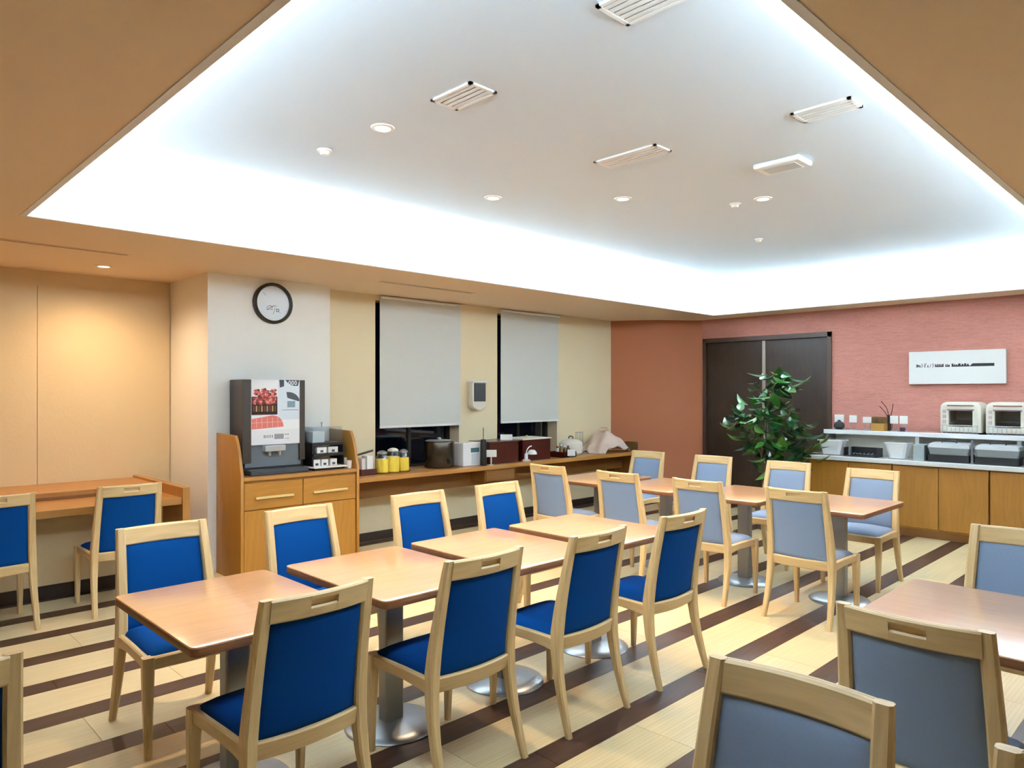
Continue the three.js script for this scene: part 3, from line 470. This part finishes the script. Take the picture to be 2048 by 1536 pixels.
{ // urn, machine, flask, cards, mahogany boxes
  const u = thing('coffee_urn', 'squat dark metal urn in front of the first window', 'urn', [-6.12, CY, -4.88]);
  mesh('urn_body', lathe([[0, 0.005], [0.155, 0.005], [0.165, 0.02], [0.165, 0.27], [0.158, 0.285], [0, 0.29]], 0, 0, 0, 48), std(0x4a4238, 0.25, { metalness: 0.8 }), u); mesh('urn_lid', lathe([[0, 0.325], [0.02, 0.322], [0.03, 0.3], [0.13, 0.296], [0.15, 0.288]]), M.steel, u); mesh('tap', [cyl(0.012, 0.012, 0.05, 0.175, 0.05, 0)], M.black, u);
  const w = thing('hot_water_machine', 'white boxy hot water machine with a teal display on the window counter', 'machine', [-6.08, CY, -5.2]);
  mesh('housing', rspan(-0.13, 0.13, 0, 0.26, -0.14, 0.12, 0.012), M.gloss, w); mesh('display', rspan(0.125, 0.134, 0.15, 0.2, -0.11, 0.01, 0.003), M.teal, w); mesh('cup_bay', rspan(0.126, 0.133, 0.02, 0.14, -0.1, 0, 0.003), std(0xcfd5da, 0.4), w);
  const f = thing('tall_flask', 'tall slim black flask with a thin rod beside the white machine', 'flask', [-5.9, CY, -5.33]);
  mesh('flask_body', lathe([[0, 0.002], [0.034, 0.002], [0.036, 0.01], [0.034, 0.24], [0.026, 0.29], [0, 0.295]]), M.black, f); mesh('rod', cyl(0.004, 0.004, 0.13, 0, 0.29, 0, 12), M.black, f);
  const sign = (x, z, l, hh = 0.09) => { const s = thing('label_stand', l, 'sign', [x, CY, z], 0.9); mesh('stem', [rspan(-0.007, 0.007, 0, hh, -0.004, 0.004, 0.002), rspan(-0.03, 0.03, 0, 0.006, -0.02, 0.02, 0.002)], M.offWhite, s); mesh('card', rspan(-0.06, 0.06, hh, hh + 0.08, -0.004, 0.004, 0.002), M.white, s); };
  sign(-5.88, -5.43, 'small blank white card on a stem in front of the first dark red box');
  const bx = (z, wz, hh, l, lid) => { const b = thing('bread_box', l, 'box', [-6.1, CY, z], 0, 'dark red wooden boxes'); mesh('box_body', rspan(-0.17, 0.17, 0, hh, -wz / 2, wz / 2, 0.006, 1), M.mahogany, b); mesh('box_lid', rspan(-0.18, 0.185, hh, hh + 0.016, -wz / 2 - 0.012, wz / 2 + 0.012, 0.005, 2), lid, b); mesh('knob', lathe([[0, 0.03], [0.014, 0.024], [0.008, 0.01], [0.008, 0]], 0, hh + 0.014, 0), M.handle, b); };
  bx(-5.68, 0.46, 0.24, 'dark red wooden box on the window counter, the one nearer the white machine', M.mahogany); bx(-6.22, 0.48, 0.25, 'dark red wooden box with a pale lid on the window counter, nearer the cloth', M.offWhite);
  const k = thing('label_card', 'white folded card lying on the dark red box', 'card', [-6.02, CY + 0.256, -5.8], 0.8); mesh('card', [sweep([[-0.07, 0.035, 0.03, 0.07, 0.003], [0.07, 0.035, 0.03, 0.07, 0.003]], [0, 0.9, -0.43], [0, 0.43, 0.9], 0.001, 0), sweep([[-0.07, 0.035, -0.0, 0.07, 0.003], [0.07, 0.035, 0, 0.07, 0.003]], [0, 0.9, 0.43], [0, -0.43, 0.9], 0.001, 0)], M.white, k);
  const t = thing('serving_ladle', 'white ladle standing in a white holder before the pale lidded box', 'ladle', [-5.875, CY, -5.98]);
  mesh('holder', lathe([[0, 0.003], [0.05, 0.003], [0.055, 0.02], [0.022, 0.035], [0.018, 0.1], [0.014, 0.1], [0, 0.03]]), M.gloss, t); mesh('handle', tube([[0, 0.05, 0], [0, 0.13, -0.01], [0, 0.17, -0.05], [0, 0.18, -0.09]], 0.007), M.gloss, t); mesh('bowl', lathe([[0, 0], [0.03, 0.004], [0.055, 0.03], [0.06, 0.055], [0.056, 0.055], [0.03, 0.01], [0, 0.006]]).rotateX(Math.PI).translate(0.01, 0.14, -0.09), M.gloss, t);
  const hb = thing('herb_pot', 'small dark bushy herb in a pot behind the pale lidded box', 'plant', [-6.25, CY, -6.58]);
  mesh('pot', lathe([[0, 0.002], [0.045, 0.002], [0.06, 0.1], [0.055, 0.1], [0, 0.09]]), M.charcoal, hb);
  const lf = []; for (let i = 0; i < 90; i++) { const a = rnd() * 6.28, b = Math.acos(rnd() * 1.6 - 0.8), r = 0.05 + 0.06 * rnd(); lf.push(new THREE.SphereGeometry(0.022, 6, 4).scale(1, 0.35, 0.7).rotateX(rnd() * 3).rotateY(rnd() * 6).translate(Math.sin(b) * Math.cos(a) * r, 0.17 + Math.cos(b) * r, Math.sin(b) * Math.sin(a) * r)); }
  mesh('herb_leaves', lf, M.leafDark, hb, 'stuff');
}
{ // condiments, cooker, rack, cloth
  const b = thing('condiment_basket', 'low dark basket of condiments on the window counter', 'basket', [-6.02, CY, -6.79]);
  mesh('basket_body', [rspan(-0.12, 0.12, 0, 0.012, -0.122, 0.122, 0.003), rspan(0.105, 0.12, 0, 0.07, -0.122, 0.122, 0.004), rspan(-0.12, -0.105, 0, 0.07, -0.122, 0.122, 0.004), rspan(-0.12, 0.12, 0, 0.07, 0.11, 0.122, 0.004), rspan(-0.12, 0.12, 0, 0.07, -0.122, -0.11, 0.004)], M.mahogany, b);
  const cols = [M.white, std(0x6a2a20, 0.4), M.offWhite, std(0x4a5a2a, 0.4), M.white, std(0x8a5a2a, 0.4)], nm = ['white capped', 'dark red', 'cream', 'olive green', 'slim white', 'amber'];
  for (let i = 0; i < 6; i++) { const j = thing('condiment_bottle', `${nm[i]} condiment bottle standing in the dark basket`, 'bottle', [-6.02 + (i % 2 ? 0.045 : -0.045), CY + 0.012, -6.87 + 0.033 * i], 0, 'condiment bottles in the basket'); const h = 0.1 + 0.03 * ((i * 3) % 4) / 3; mesh('bottle_body', lathe([[0, 0], [0.022, 0], [0.024, 0.01], [0.024, h * 0.7], [0.012, h * 0.85], [0.012, h]]), cols[i], j); mesh('cap', cyl(0.014, 0.014, 0.02, 0, h, 0, 16), i % 2 ? M.white : std(0x9a2a20, 0.5), j); }
  const s = thing('label_stand', 'white card standing in front of the condiment basket', 'sign', [-5.87, CY, -6.78], 0.9); mesh('card', rspan(-0.05, 0.05, 0.02, 0.1, -0.004, 0.004, 0.002), M.white, s); mesh('foot', rspan(-0.03, 0.03, 0, 0.02, -0.015, 0.015, 0.003), M.charcoal, s);
  const r = thing('rice_cooker', 'rounded cream rice cooker on the window counter', 'cooker', [-6.14, CY, -7.08]);
  mesh('cooker_body', lathe([[0, 0.004], [0.12, 0.004], [0.15, 0.03], [0.158, 0.1], [0.152, 0.15]], 0, 0, 0, 48), M.offWhite, r); mesh('cooker_lid', lathe([[0, 0.21], [0.05, 0.208], [0.11, 0.19], [0.148, 0.16], [0.154, 0.15], [0, 0.15]], 0, 0, 0, 48), M.offWhite, r); mesh('lid_handle', tube([[-0.04, 0.2, 0], [-0.03, 0.235, 0], [0.03, 0.235, 0], [0.04, 0.2, 0]], 0.007), M.charcoal, r);
  const k = thing('wire_rack', 'upright wire rack between the cooker and the cloth', 'rack', [-6.2, CY, -7.32]);
  const wires = []; for (let i = 0; i < 5; i++) wires.push(cyl(0.003, 0.003, 0.27, 0, 0.01, -0.07 + 0.035 * i, 8)); for (const y of [0.01, 0.28]) wires.push(new THREE.CylinderGeometry(0.004, 0.004, 0.15, 8).rotateX(H).translate(0, y, 0)); wires.push(span(-0.06, 0.06, 0, 0.012, -0.08, 0.08));
  mesh('wires', wires, M.steel, k);
  // cloth draped over a bread basket
  const pos = [], N = 46, idx = []; const hgt = (x, z) => { const u = x / 0.24, v = z / 0.34, q = 0.022 * Math.sin(z * 30 + x * 9) * (0.3 + Math.abs(v)) + 0.014 * Math.sin(x * 34 - z * 13); return Math.max(0.006, 0.3 / (1 + Math.pow(Math.abs(v + 0.05) * 1.55, 3.2) + Math.pow(Math.abs(u) * 1.15, 4)) - 0.03 + q); };
  for (let i = 0; i <= N; i++) for (let j = 0; j <= N; j++) { const a = (i / N * 2 - 1), c = (j / N * 2 - 1), w = 1 + 0.06 * Math.sin(9 * a + 4 * c); const x = a * 0.24 * w, z = c * 0.34 * (1 + 0.05 * Math.sin(7 * a)); pos.push(Math.max(-0.24, Math.min(0.24, x)), hgt(x, z), z); }
  for (let i = 0; i < N; i++) for (let j = 0; j < N; j++) { const p = i * (N + 1) + j; idx.push(p, p + 1, p + N + 2, p, p + N + 2, p + N + 1); }
  const n0 = pos.length / 3; for (let i = 0; i < n0; i++) pos.push(pos[i * 3], Math.max(0.001, pos[i * 3 + 1] - 0.006), pos[i * 3 + 2]);
  const m = idx.length; for (let i = 0; i < m; i += 3) idx.push(idx[i] + n0, idx[i + 2] + n0, idx[i + 1] + n0);
  const g = new THREE.BufferGeometry(); g.setAttribute('position', new THREE.Float32BufferAttribute(pos, 3)); g.setIndex(idx); g.computeVertexNormals(); g.translate(-6.13, CY, -7.76);
  const uv = new Float32Array(n0 * 4); for (let i = 0; i < n0 * 2; i++) { uv[i * 2] = pos[i * 3]; uv[i * 2 + 1] = pos[i * 3 + 2]; } g.setAttribute('uv', new THREE.BufferAttribute(uv, 2));
  tag(mesh('draped_cloth', g, M.cloth), 'pale pink cloth heaped over the right end of the window counter', 'cloth');
  const bb = thing('bread_roll', 'pale long bread roll lying on top of the heaped cloth', 'bread', [-6.12, CY + 0.3, -7.74], 0.2); mesh('crust', new THREE.SphereGeometry(0.045, 20, 12).scale(0.8, 0.7, 3), std(0xdcc0a4, 0.8), bb); mesh('scores', [-0.06, 0, 0.06].map(z => rspan(-0.02, 0.02, 0.026, 0.033, z - 0.004, z + 0.004, 0.002)), M.bread, bb);
  const c = thing('wooden_crate', 'small brown slatted crate at the red end of the window counter', 'crate', [-5.98, CY, -8.155]); c.scale.z = 0.24;
  for (let i = 0; i < 3; i++) { mesh('slat', rspan(0.085, 0.1, 0.008 + i * 0.04, 0.038 + i * 0.04, -0.14, 0.14, 0.002, 2), M.brownBox, c); mesh('slat', rspan(-0.1, -0.085, 0.008 + i * 0.04, 0.038 + i * 0.04, -0.14, 0.14, 0.002, 2), M.brownBox, c); }
  mesh('end_board', rspan(-0.1, 0.1, 0, 0.126, 0.13, 0.145, 0.002), M.brownBox, c); mesh('end_board', rspan(-0.1, 0.1, 0, 0.126, -0.145, -0.13, 0.002), M.brownBox, c); mesh('bottom', span(-0.09, 0.09, 0, 0.01, -0.13, 0.13), M.brownBox, c);
}
{ // dispenser between the windows
  const d = thing('wall_dispenser', 'white wall dispenser with dark window between the two blinds', 'dispenser', [WIN_X, 1.36, -5.63]);
  const s = new THREE.Shape(); s.moveTo(-0.1, 0.31); s.lineTo(0.1, 0.31); s.lineTo(0.1, 0.05); s.quadraticCurveTo(0.09, 0, 0, -0.01); s.quadraticCurveTo(-0.09, 0, -0.1, 0.05);
  mesh('housing', toCreasedNormals(new THREE.ExtrudeGeometry(s, { depth: 0.09, bevelEnabled: true, bevelSize: 0.006, bevelThickness: 0.006, bevelSegments: 2 }).rotateY(H).translate(0.007, 0, 0), 0.6), M.offWhite, d);
  mesh('window', rspan(0.1, 0.112, 0.085, 0.3, -0.09, 0.09, 0.004), std(0x4a4d50, 0.2), d); mesh('cover', rspan(0, 0.125, 0.305, 0.325, -0.11, 0.11, 0.006), M.white, d);
}

// ------------------------------------------------------------------ sign on the red wall
{
  const s = thing('wall_sign', 'long white sign board with black marks on the red wall', 'sign', [-2.24, 1.83, RED_Z]);
  mesh('board', rspan(-0.47, 0.47, -0.185, 0.185, 0.01, 0.05, 0.004), M.white, s); mesh('standoff', [span(-0.35, 0.35, -0.12, 0.12, 0, 0.01)], M.white, s);
  const m = canvasMat(1536, 600, (g, w, h) => {
    g.fillStyle = '#f2f1ef'; g.fillRect(0, 0, w, h); g.fillStyle = '#17151a'; g.strokeStyle = '#17151a'; g.lineCap = 'butt';
    const X = t => (t - 200) / 1550 * w, y0 = h * 0.39, y1 = h * 0.485, hh = y1 - y0;
    const bar = (a, b, t = 0, u = 1) => g.fillRect(X(a), y0 + hh * t, X(b) - X(a), hh * (u - t));
    const arc = (a, dir) => { g.lineWidth = 9; g.beginPath(); g.moveTo(X(a), y0 - hh * 0.25); g.quadraticCurveTo(X(a) + dir * 24, (y0 + y1) / 2, X(a), y1 + hh * 0.1); g.stroke(); };
    bar(325, 342); bar(345, 362, 0.1, 0.9); bar(368, 380, 0.2); bar(385, 398, 0.35); arc(412, 1);
    arc(470, -1); g.lineWidth = 8; g.beginPath(); g.moveTo(X(495), y0 - hh * 0.4); g.quadraticCurveTo(X(478), y0, X(482), y1); g.stroke(); bar(515, 530, 0.3, 1.1); g.beginPath(); g.moveTo(X(552), y1 + 8); g.lineTo(X(575), y0); g.stroke(); arc(600, 1);
    [[640, 655], [660, 672], [678, 696], [702, 716], [720, 735], [742, 758], [762, 784]].forEach(([a, b], i) => bar(a, b, i % 2 ? 0.15 : 0, i === 6 ? 1 : 0.95)); bar(640, 784, 0.75, 1);
    [[812, 828, 0.2], [836, 850, 0.1], [858, 884, 0.3]].forEach(([a, b, t]) => bar(a, b, t)); bar(812, 884, 0.75);
    [[915, 945, 0], [955, 975, 0.2], [985, 1010, 0.3], [1020, 1060, 0], [1075, 1105, 0.15], [1115, 1150, 0], [1160, 1190, 0.2]].forEach(([a, b, t]) => bar(a, b, t)); bar(915, 1200, 0.6);
    g.beginPath(); g.moveTo(X(1195), y1); g.lineTo(X(1250), y0 + hh * 0.05); g.lineTo(X(1585), y0 + hh * 0.1); g.lineTo(X(1585), y1); g.fill();
  }, 0.5);
  mesh('face', new THREE.PlaneGeometry(0.93, 0.36).translate(0, 0, 0.0508), m, s);
}

// ------------------------------------------------------------------ buffet along the red wall
const BX = [-3.62, -2.71, -1.8, -0.89];
for (let i = 0; i < 3; i++) {
  const c = thing('base_cabinet', ['wooden base cabinet under the white worktop, nearest the dark door', 'wooden base cabinet under the white worktop, the middle one', 'wooden base cabinet under the white worktop, cut by the right edge'][i], 'cabinet', [0, 0, 0], 0, 'cabinets along the red wall');
  const a = BX[i] + 0.006, b = BX[i + 1] - 0.006, m = (a + b) / 2;
  mesh('body', span(a, b, 0.08, 0.77, RED_Z + 0.01, -8.5, 1), M.cab, c); mesh('plinth', span(a, b, 0, 0.08, RED_Z + 0.01, -8.5), M.cabDark, c);
  for (const [p, q] of [[a + 0.002, m - 0.003], [m + 0.003, b - 0.002]]) mesh('door', rspan(p, q, 0.1, 0.755, -8.5, -8.48, 0.003, 1), M.cab, c);
}
tag(mesh('buffet_worktop', rspan(-3.7, -0.85, 0.77, 0.82, RED_Z + 0.005, -8.42, 0.008), M.gloss), 'long white worktop over the cabinets along the red wall', 'worktop');
{
  const h = thing('raised_shelf', 'white raised shelf at the back of the buffet worktop', 'shelf', [0, 0.82, 0]);
  mesh('shelf_board', rspan(-3.55, -0.9, 0.24, 0.29, RED_Z + 0.01, -8.72, 0.006), M.gloss, h); mesh('back_panel', span(-3.5, -0.92, 0, 0.24, -8.98, -8.96), M.offWhite, h);
  for (const x of [-3.52, -2.54, -1.6, -0.94]) mesh('support', rspan(x - 0.02, x + 0.02, 0, 0.24, -8.96, -8.76, 0.004), x === -2.54 ? M.white : M.steel, h);
}
const SY = 1.11, BY = 0.82;
{ // cards and ornaments on the shelf
  const cards = [[-3.41, 0.11, 0.09, 'behind the black round pot'], [-3.25, 0.085, 0.085, 'second from the dark door'], [-3.09, 0.1, 0.07, 'just left of the wooden box'], [-2.8, 0.085, 0.09, 'just right of the wooden box'], [-2.7, 0.085, 0.09, 'nearest the white ovens']];
  cards.forEach(([x, w, hh, l], i) => { const c = thing('card_holder', `white card on a wire holder on the shelf, ${l}`, 'card', [x, SY, -8.84], 0, 'name cards on the shelf'); mesh('wire_foot', [rspan(-w * 0.4, w * 0.4, 0, 0.006, -0.02, 0.02, 0.002), cyl(0.003, 0.003, 0.09, -w * 0.3, 0.004, 0, 8), cyl(0.003, 0.003, 0.09, w * 0.3, 0.004, 0, 8)], M.steel, c); mesh('card', rspan(-w / 2, w / 2, 0.085, 0.085 + hh, -0.003, 0.003, 0.001), M.white, c); });
  const b = thing('round_pot', 'black round lidded pot at the door end of the raised shelf', 'pot', [-3.39, SY, -8.785]); mesh('pot_body', lathe([[0, 0.002], [0.04, 0.002], [0.062, 0.03], [0.058, 0.065], [0.045, 0.08]]), M.black, b); mesh('pot_lid', lathe([[0, 0.115], [0.014, 0.112], [0.018, 0.1], [0.046, 0.08], [0, 0.078]]), M.black, b);
  const o = thing('wooden_box', 'golden wooden box with a dark carved top on the raised shelf', 'box', [-2.945, SY, -8.8]); mesh('box_body', rspan(-0.07, 0.07, 0, 0.085, -0.06, 0.06, 0.004), M.oak, o); mesh('carved_top', [rspan(-0.07, 0.07, 0.085, 0.16, -0.06, 0.05, 0.004), ...[-0.02, 0.02].map(x => rspan(x - 0.012, x + 0.012, 0.095, 0.15, 0.045, 0.058, 0.003))], M.brownBox, o);
  const t = thing('twig_vase', 'dark vase with thin bare twigs behind the wooden box', 'vase', [-2.87, SY, -8.9]); mesh('vase_body', lathe([[0, 0.002], [0.025, 0.002], [0.035, 0.06], [0.02, 0.14], [0.028, 0.18], [0.024, 0.18]]), M.twig, t); for (const p of [[[0, 0.12, 0], [-0.05, 0.22, 0.01], [-0.1, 0.28, 0.02]], [[0, 0.12, 0], [-0.03, 0.26, 0.0], [-0.09, 0.34, 0.0]], [[0, 0.12, 0], [0.03, 0.22, 0.01], [0.04, 0.31, 0.0]]]) mesh('twig', tube(p, 0.004, 10), M.twig, t);
  const g = thing('candy_jar', 'small glass jar with a dark violet base at the end of the name cards', 'jar', [-2.69, SY, -8.77]); mesh('jar_glass', lathe([[0, 0.002], [0.028, 0.002], [0.032, 0.02], [0.032, 0.07], [0.024, 0.085]]), M.glassJar, g); mesh('sweets', lathe([[0, 0.004], [0.027, 0.004], [0.03, 0.045], [0, 0.05]]), std(0x3f2440, 0.6), g);
}
function oven(x, label) {
  const o = thing('warming_oven', label, 'oven', [x, SY, -8.9], 0, 'white ovens on the raised shelf'), w = 0.185;
  const s = new THREE.Shape(); s.moveTo(-w, 0.02); s.lineTo(w, 0.02); s.lineTo(w, 0.27); s.quadraticCurveTo(w, 0.33, w - 0.07, 0.335); s.lineTo(-w + 0.07, 0.335); s.quadraticCurveTo(-w, 0.33, -w, 0.27); s.lineTo(-w, 0.02);
  const hole = new THREE.Path(); hole.moveTo(-w + 0.07, 0.07); hole.lineTo(w - 0.07, 0.07); hole.lineTo(w - 0.07, 0.255); hole.lineTo(-w + 0.07, 0.255); hole.lineTo(-w + 0.07, 0.07); s.holes.push(hole);
  mesh('housing', toCreasedNormals(new THREE.ExtrudeGeometry(s, { depth: 0.3, bevelEnabled: true, bevelSize: 0.004, bevelThickness: 0.006, bevelSegments: 2 }).translate(0, 0, -0.16), 0.6), M.offWhite, o);
  mesh('inner_back', span(-w + 0.06, w - 0.06, 0.06, 0.26, -0.155, -0.145), M.offWhite, o); mesh('inner_shelf', span(-w + 0.07, w - 0.07, 0.13, 0.138, -0.14, 0.08), M.steel, o);
  mesh('door_glass', span(-w + 0.065, w - 0.065, 0.065, 0.26, 0.118, 0.122), M.pane, o); mesh('door_trim', [span(-w + 0.06, w - 0.06, 0.248, 0.262, 0.135, 0.152)], std(0x8c7478, 0.5), o);
  mesh('vent_bar', [span(-w + 0.06, w - 0.06, 0.295, 0.305, 0.144, 0.15)], std(0x7a4038, 0.5), o);
  for (let i = 0; i < 3; i++) mesh('button', rspan(-w + 0.02, -w + 0.05, 0.11 + i * 0.055, 0.145 + i * 0.055, 0.142, 0.154, 0.003), std(0xc9b7b4, 0.5), o);
  const bars = [new THREE.CylinderGeometry(0.004, 0.004, 0.34, 8).rotateZ(H).translate(0, 0.09, 0.175), ...Array.from({ length: 9 }, (_, i) => cyl(0.003, 0.003, 0.085, -0.16 + i * 0.04, 0.005, 0.175, 8)), span(-0.17, 0.17, 0, 0.006, 0.15, 0.178)]; mesh('front_rail', bars, M.lightSteel, o);
  mesh('foot', [rspan(-w + 0.01, -w + 0.04, 0, 0.02, -0.14, 0.12, 0.003), rspan(w - 0.04, w - 0.01, 0, 0.02, -0.14, 0.12, 0.003)], M.charcoal, o);
}
oven(-2.12, 'white rounded warming oven on the raised shelf, the left of the two'); oven(-1.7, 'white rounded warming oven on the raised shelf, at the right edge');
{ // dishes on the worktop
  const bowl = (x, w, l) => { const b = thing('serving_bowl', l, 'bowl', [x, BY, -8.6], 0, 'white flared bowls'); const st = []; for (const [y, k] of [[0, 0.72], [0.012, 0.72], [0.05, 0.78], [0.12, 0.93], [0.155, 1], [0.17, 1]]) st.push([0, y, 0, w * k, 0.2 * k]); mesh('bowl_body', sweep(st, [1, 0, 0], [0, 0, 1], 0.03), M.gloss, b); mesh('rim', rspan(-w / 2 - 0.006, w / 2 + 0.006, 0.166, 0.178, -0.105, 0.105, 0.005), M.gloss, b); mesh('base_line', rspan(-w * 0.36, w * 0.36, 0, 0.006, -0.074, 0.074, 0.002), M.slate, b); };
  bowl(-3.39, 0.27, 'white flared serving bowl at the door end of the buffet worktop'); bowl(-2.68, 0.22, 'white flared serving bowl beside the steel warmers');
  const t = thing('cutlery_tray', 'dark tray of cutlery between the two white bowls', 'tray', [-3.05, BY, -8.62]); mesh('tray_body', [rspan(-0.19, 0.17, 0, 0.012, -0.1, 0.1, 0.003), rspan(-0.19, 0.17, 0, 0.1, -0.1, -0.09, 0.003), rspan(-0.19, -0.18, 0, 0.1, -0.1, 0.1, 0.003), rspan(0.16, 0.17, 0, 0.1, -0.1, 0.1, 0.003)], M.black, t); mesh('divider', rspan(-0.14, -0.12, 0.01, 0.11, 0.04, 0.09, 0.003), M.slate, t);
  for (let i = 0; i < 6; i++) { const k = thing('serving_spoon', `steel spoon lying in the dark cutlery tray, ${['first', 'second', 'third', 'fourth', 'fifth', 'sixth'][i]} from the left`, 'spoon', [-3.15 + i * 0.045, BY + 0.014, -8.62], 0.5 + 0.08 * i, 'spoons in the tray'); mesh('spoon_handle', sweep([[0, 0.004, -0.06, 0.012, 0.004], [0, 0.012, 0, 0.007, 0.004], [0, 0.03, 0.05, 0.009, 0.004]], [1, 0, 0], [0, 1, 0], 0.001), M.lightSteel, k); mesh('spoon_bowl', new THREE.SphereGeometry(0.018, 12, 8).scale(0.8, 0.35, 1.3).translate(0, 0.006, -0.075), M.lightSteel, k); }
  const sb = thing('steel_box', 'narrow upright grey steel box left of the warmers', 'box', [-2.45, BY, -8.62]); mesh('box_body', rspan(-0.06, 0.05, 0, 0.17, -0.1, 0.1, 0.005), std(0xa9b6ba, 0.35, { metalness: 0.5 }), sb); mesh('side_strip', rspan(0.05, 0.062, 0, 0.165, -0.09, 0.09, 0.003), M.charcoal, sb);
  const warm = (x, l) => { const c = thing('food_warmer', l, 'food warmer', [x, BY, -8.62], 0, 'steel food warmers'), w = 0.19; mesh('base', rspan(-w, w, 0, 0.075, -0.12, 0.12, 0.006), M.black, c); mesh('pan', sweep([[0, 0.075, 0, 2 * w - 0.03, 0.22], [0, 0.15, 0.005, 2 * w, 0.25]], [1, 0, 0], [0, 0, 1], 0.01), std(0x98a2ab, 0.35, { metalness: 0.55 }), c); const lid = mesh('lid', sweep([[0, 0.15, 0.005, 2 * w + 0.01, 0.26], [0, 0.185, 0, 2 * w - 0.01, 0.24], [0, 0.2, -0.01, 2 * w - 0.06, 0.18]], [1, 0, 0], [0, 0, 1], 0.012), std(0xd6dade, 0.25, { metalness: 0.45 }), c); mesh('lid_handle', tube([[-0.07, 0.185, 0.06], [-0.06, 0.22, 0.07], [0.06, 0.22, 0.07], [0.07, 0.185, 0.06]], 0.006), M.charcoal, lid); };
  warm(-2.17, 'steel food warmer with black base, the left of the two'); warm(-1.74, 'steel food warmer with black base, at the right edge');
  tag(mesh('steel_post', rspan(-1.966, -1.944, BY, SY - 0.05, -8.52, -8.5, 0.004), M.slate), 'thin grey upright post between the two food warmers', 'post');
  const cb = thing('cutlery_box', 'dark grey box with slotted front at the right edge of the worktop', 'box', [-1.46, BY, -8.62]); mesh('box_body', rspan(-0.06, 0.09, 0, 0.19, -0.1, 0.1, 0.005), M.slate, cb); for (let i = 0; i < 3; i++) mesh('slot', rspan(-0.04, 0.07, 0.03 + i * 0.05, 0.055 + i * 0.05, 0.096, 0.102, 0.002), M.black, cb);
}

// ------------------------------------------------------------------ potted tree before the door
{
  const p = thing('potted_tree', 'leafy green potted tree in front of the dark double door', 'plant', [-3.75, 0, -7.78]);
  mesh('pot', lathe([[0, 0.004], [0.14, 0.004], [0.15, 0.02], [0.19, 0.33], [0.2, 0.35], [0.18, 0.35], [0.17, 0.3], [0, 0.3]]), M.pot, p); mesh('soil', cyl(0.172, 0.172, 0.012, 0, 0.31, 0), M.soil, p);
  const tr = (pts, r) => mesh('trunk', tube(pts, r, 20), M.bark, p);
  const R = new THREE.Vector3(Math.cos(0.796), 0, -Math.sin(0.796)), P3 = (s, y, d = 0) => [R.x * s + R.z * d * -1, y, R.z * s + R.x * d];
  tr([P3(-0.05, 0.3), P3(-0.1, 0.6, 0.02), P3(-0.11, 0.95), P3(-0.06, 1.3, -0.03), P3(0.06, 1.68)], 0.014); tr([P3(0.03, 0.3), P3(0.02, 0.7, -0.03), P3(0.1, 1.05, -0.02), P3(0.24, 1.4)], 0.012); tr([P3(-0.02, 0.3, 0.03), P3(-0.12, 0.8, 0.05), P3(-0.28, 1.25, 0.04)], 0.01);
  // three leaf shapes, folded along the midrib
  const leafG = [1, 0.8, 1.25].map((k, q) => { const n = 6, pos = [], L = 0.19 * k, W = 0.046 * (q === 2 ? 1.15 : 1); const S = i => { const t = i / n; return [W * Math.sin(Math.PI * Math.pow(t, 0.8)), t * L, -0.05 * t * t * k]; };
    for (let i = 0; i < n; i++) { const a = S(i), b = S(i + 1); for (const s of [-1, 1]) { const A = [0, a[1], a[2]], B = [0, b[1], b[2]], C = [s * b[0], b[1], b[2] + b[0] * 0.35], D = [s * a[0], a[1], a[2] + a[0] * 0.35]; s > 0 ? pos.push(...A, ...C, ...B, ...A, ...D, ...C) : pos.push(...A, ...B, ...C, ...A, ...C, ...D); } }
    const g = new THREE.BufferGeometry(); g.setAttribute('position', new THREE.Float32BufferAttribute(pos, 3)); return toCreasedNormals(g, 0.8); });
  const mats = [M.leaf, M.leafDark, M.leafLight, M.leaf, M.leafDark]; for (const k of ['leaf', 'leafDark', 'leafLight']) M[k].side = THREE.DoubleSide;
  let n = 0, guard = 0;
  while (n < 290 && guard++ < 6000) {
    const s = rnd() * 0.96 - 0.46, y = 0.62 + rnd() * 1.2, d = rnd() * 0.56 - 0.28;
    const top = y > 1.2 ? 0.46 - 0.42 * Math.pow((y - 1.2) / 0.62, 1.2) : y < 1.0 ? 0.22 + 0.24 * (y - 0.62) / 0.38 : 0.46, c = y > 1.5 ? 0.06 : y < 0.98 ? 0.13 : 0;
    if (Math.abs(s - c) > top || d * d > 0.09 * (1 - ((s - c) / (top + 0.05)) ** 2)) continue;
    const m = mesh('leaf', leafG[n % 3], mats[Math.floor(rnd() * 5)], p); m.position.set(...P3(s, y, d));
    m.rotation.set(1.2 + rnd() * 1.6, rnd() * 6.283, (rnd() - 0.5) * 1.2, 'YXZ'); n++;
  }
}

renderer.render(scene, camera);
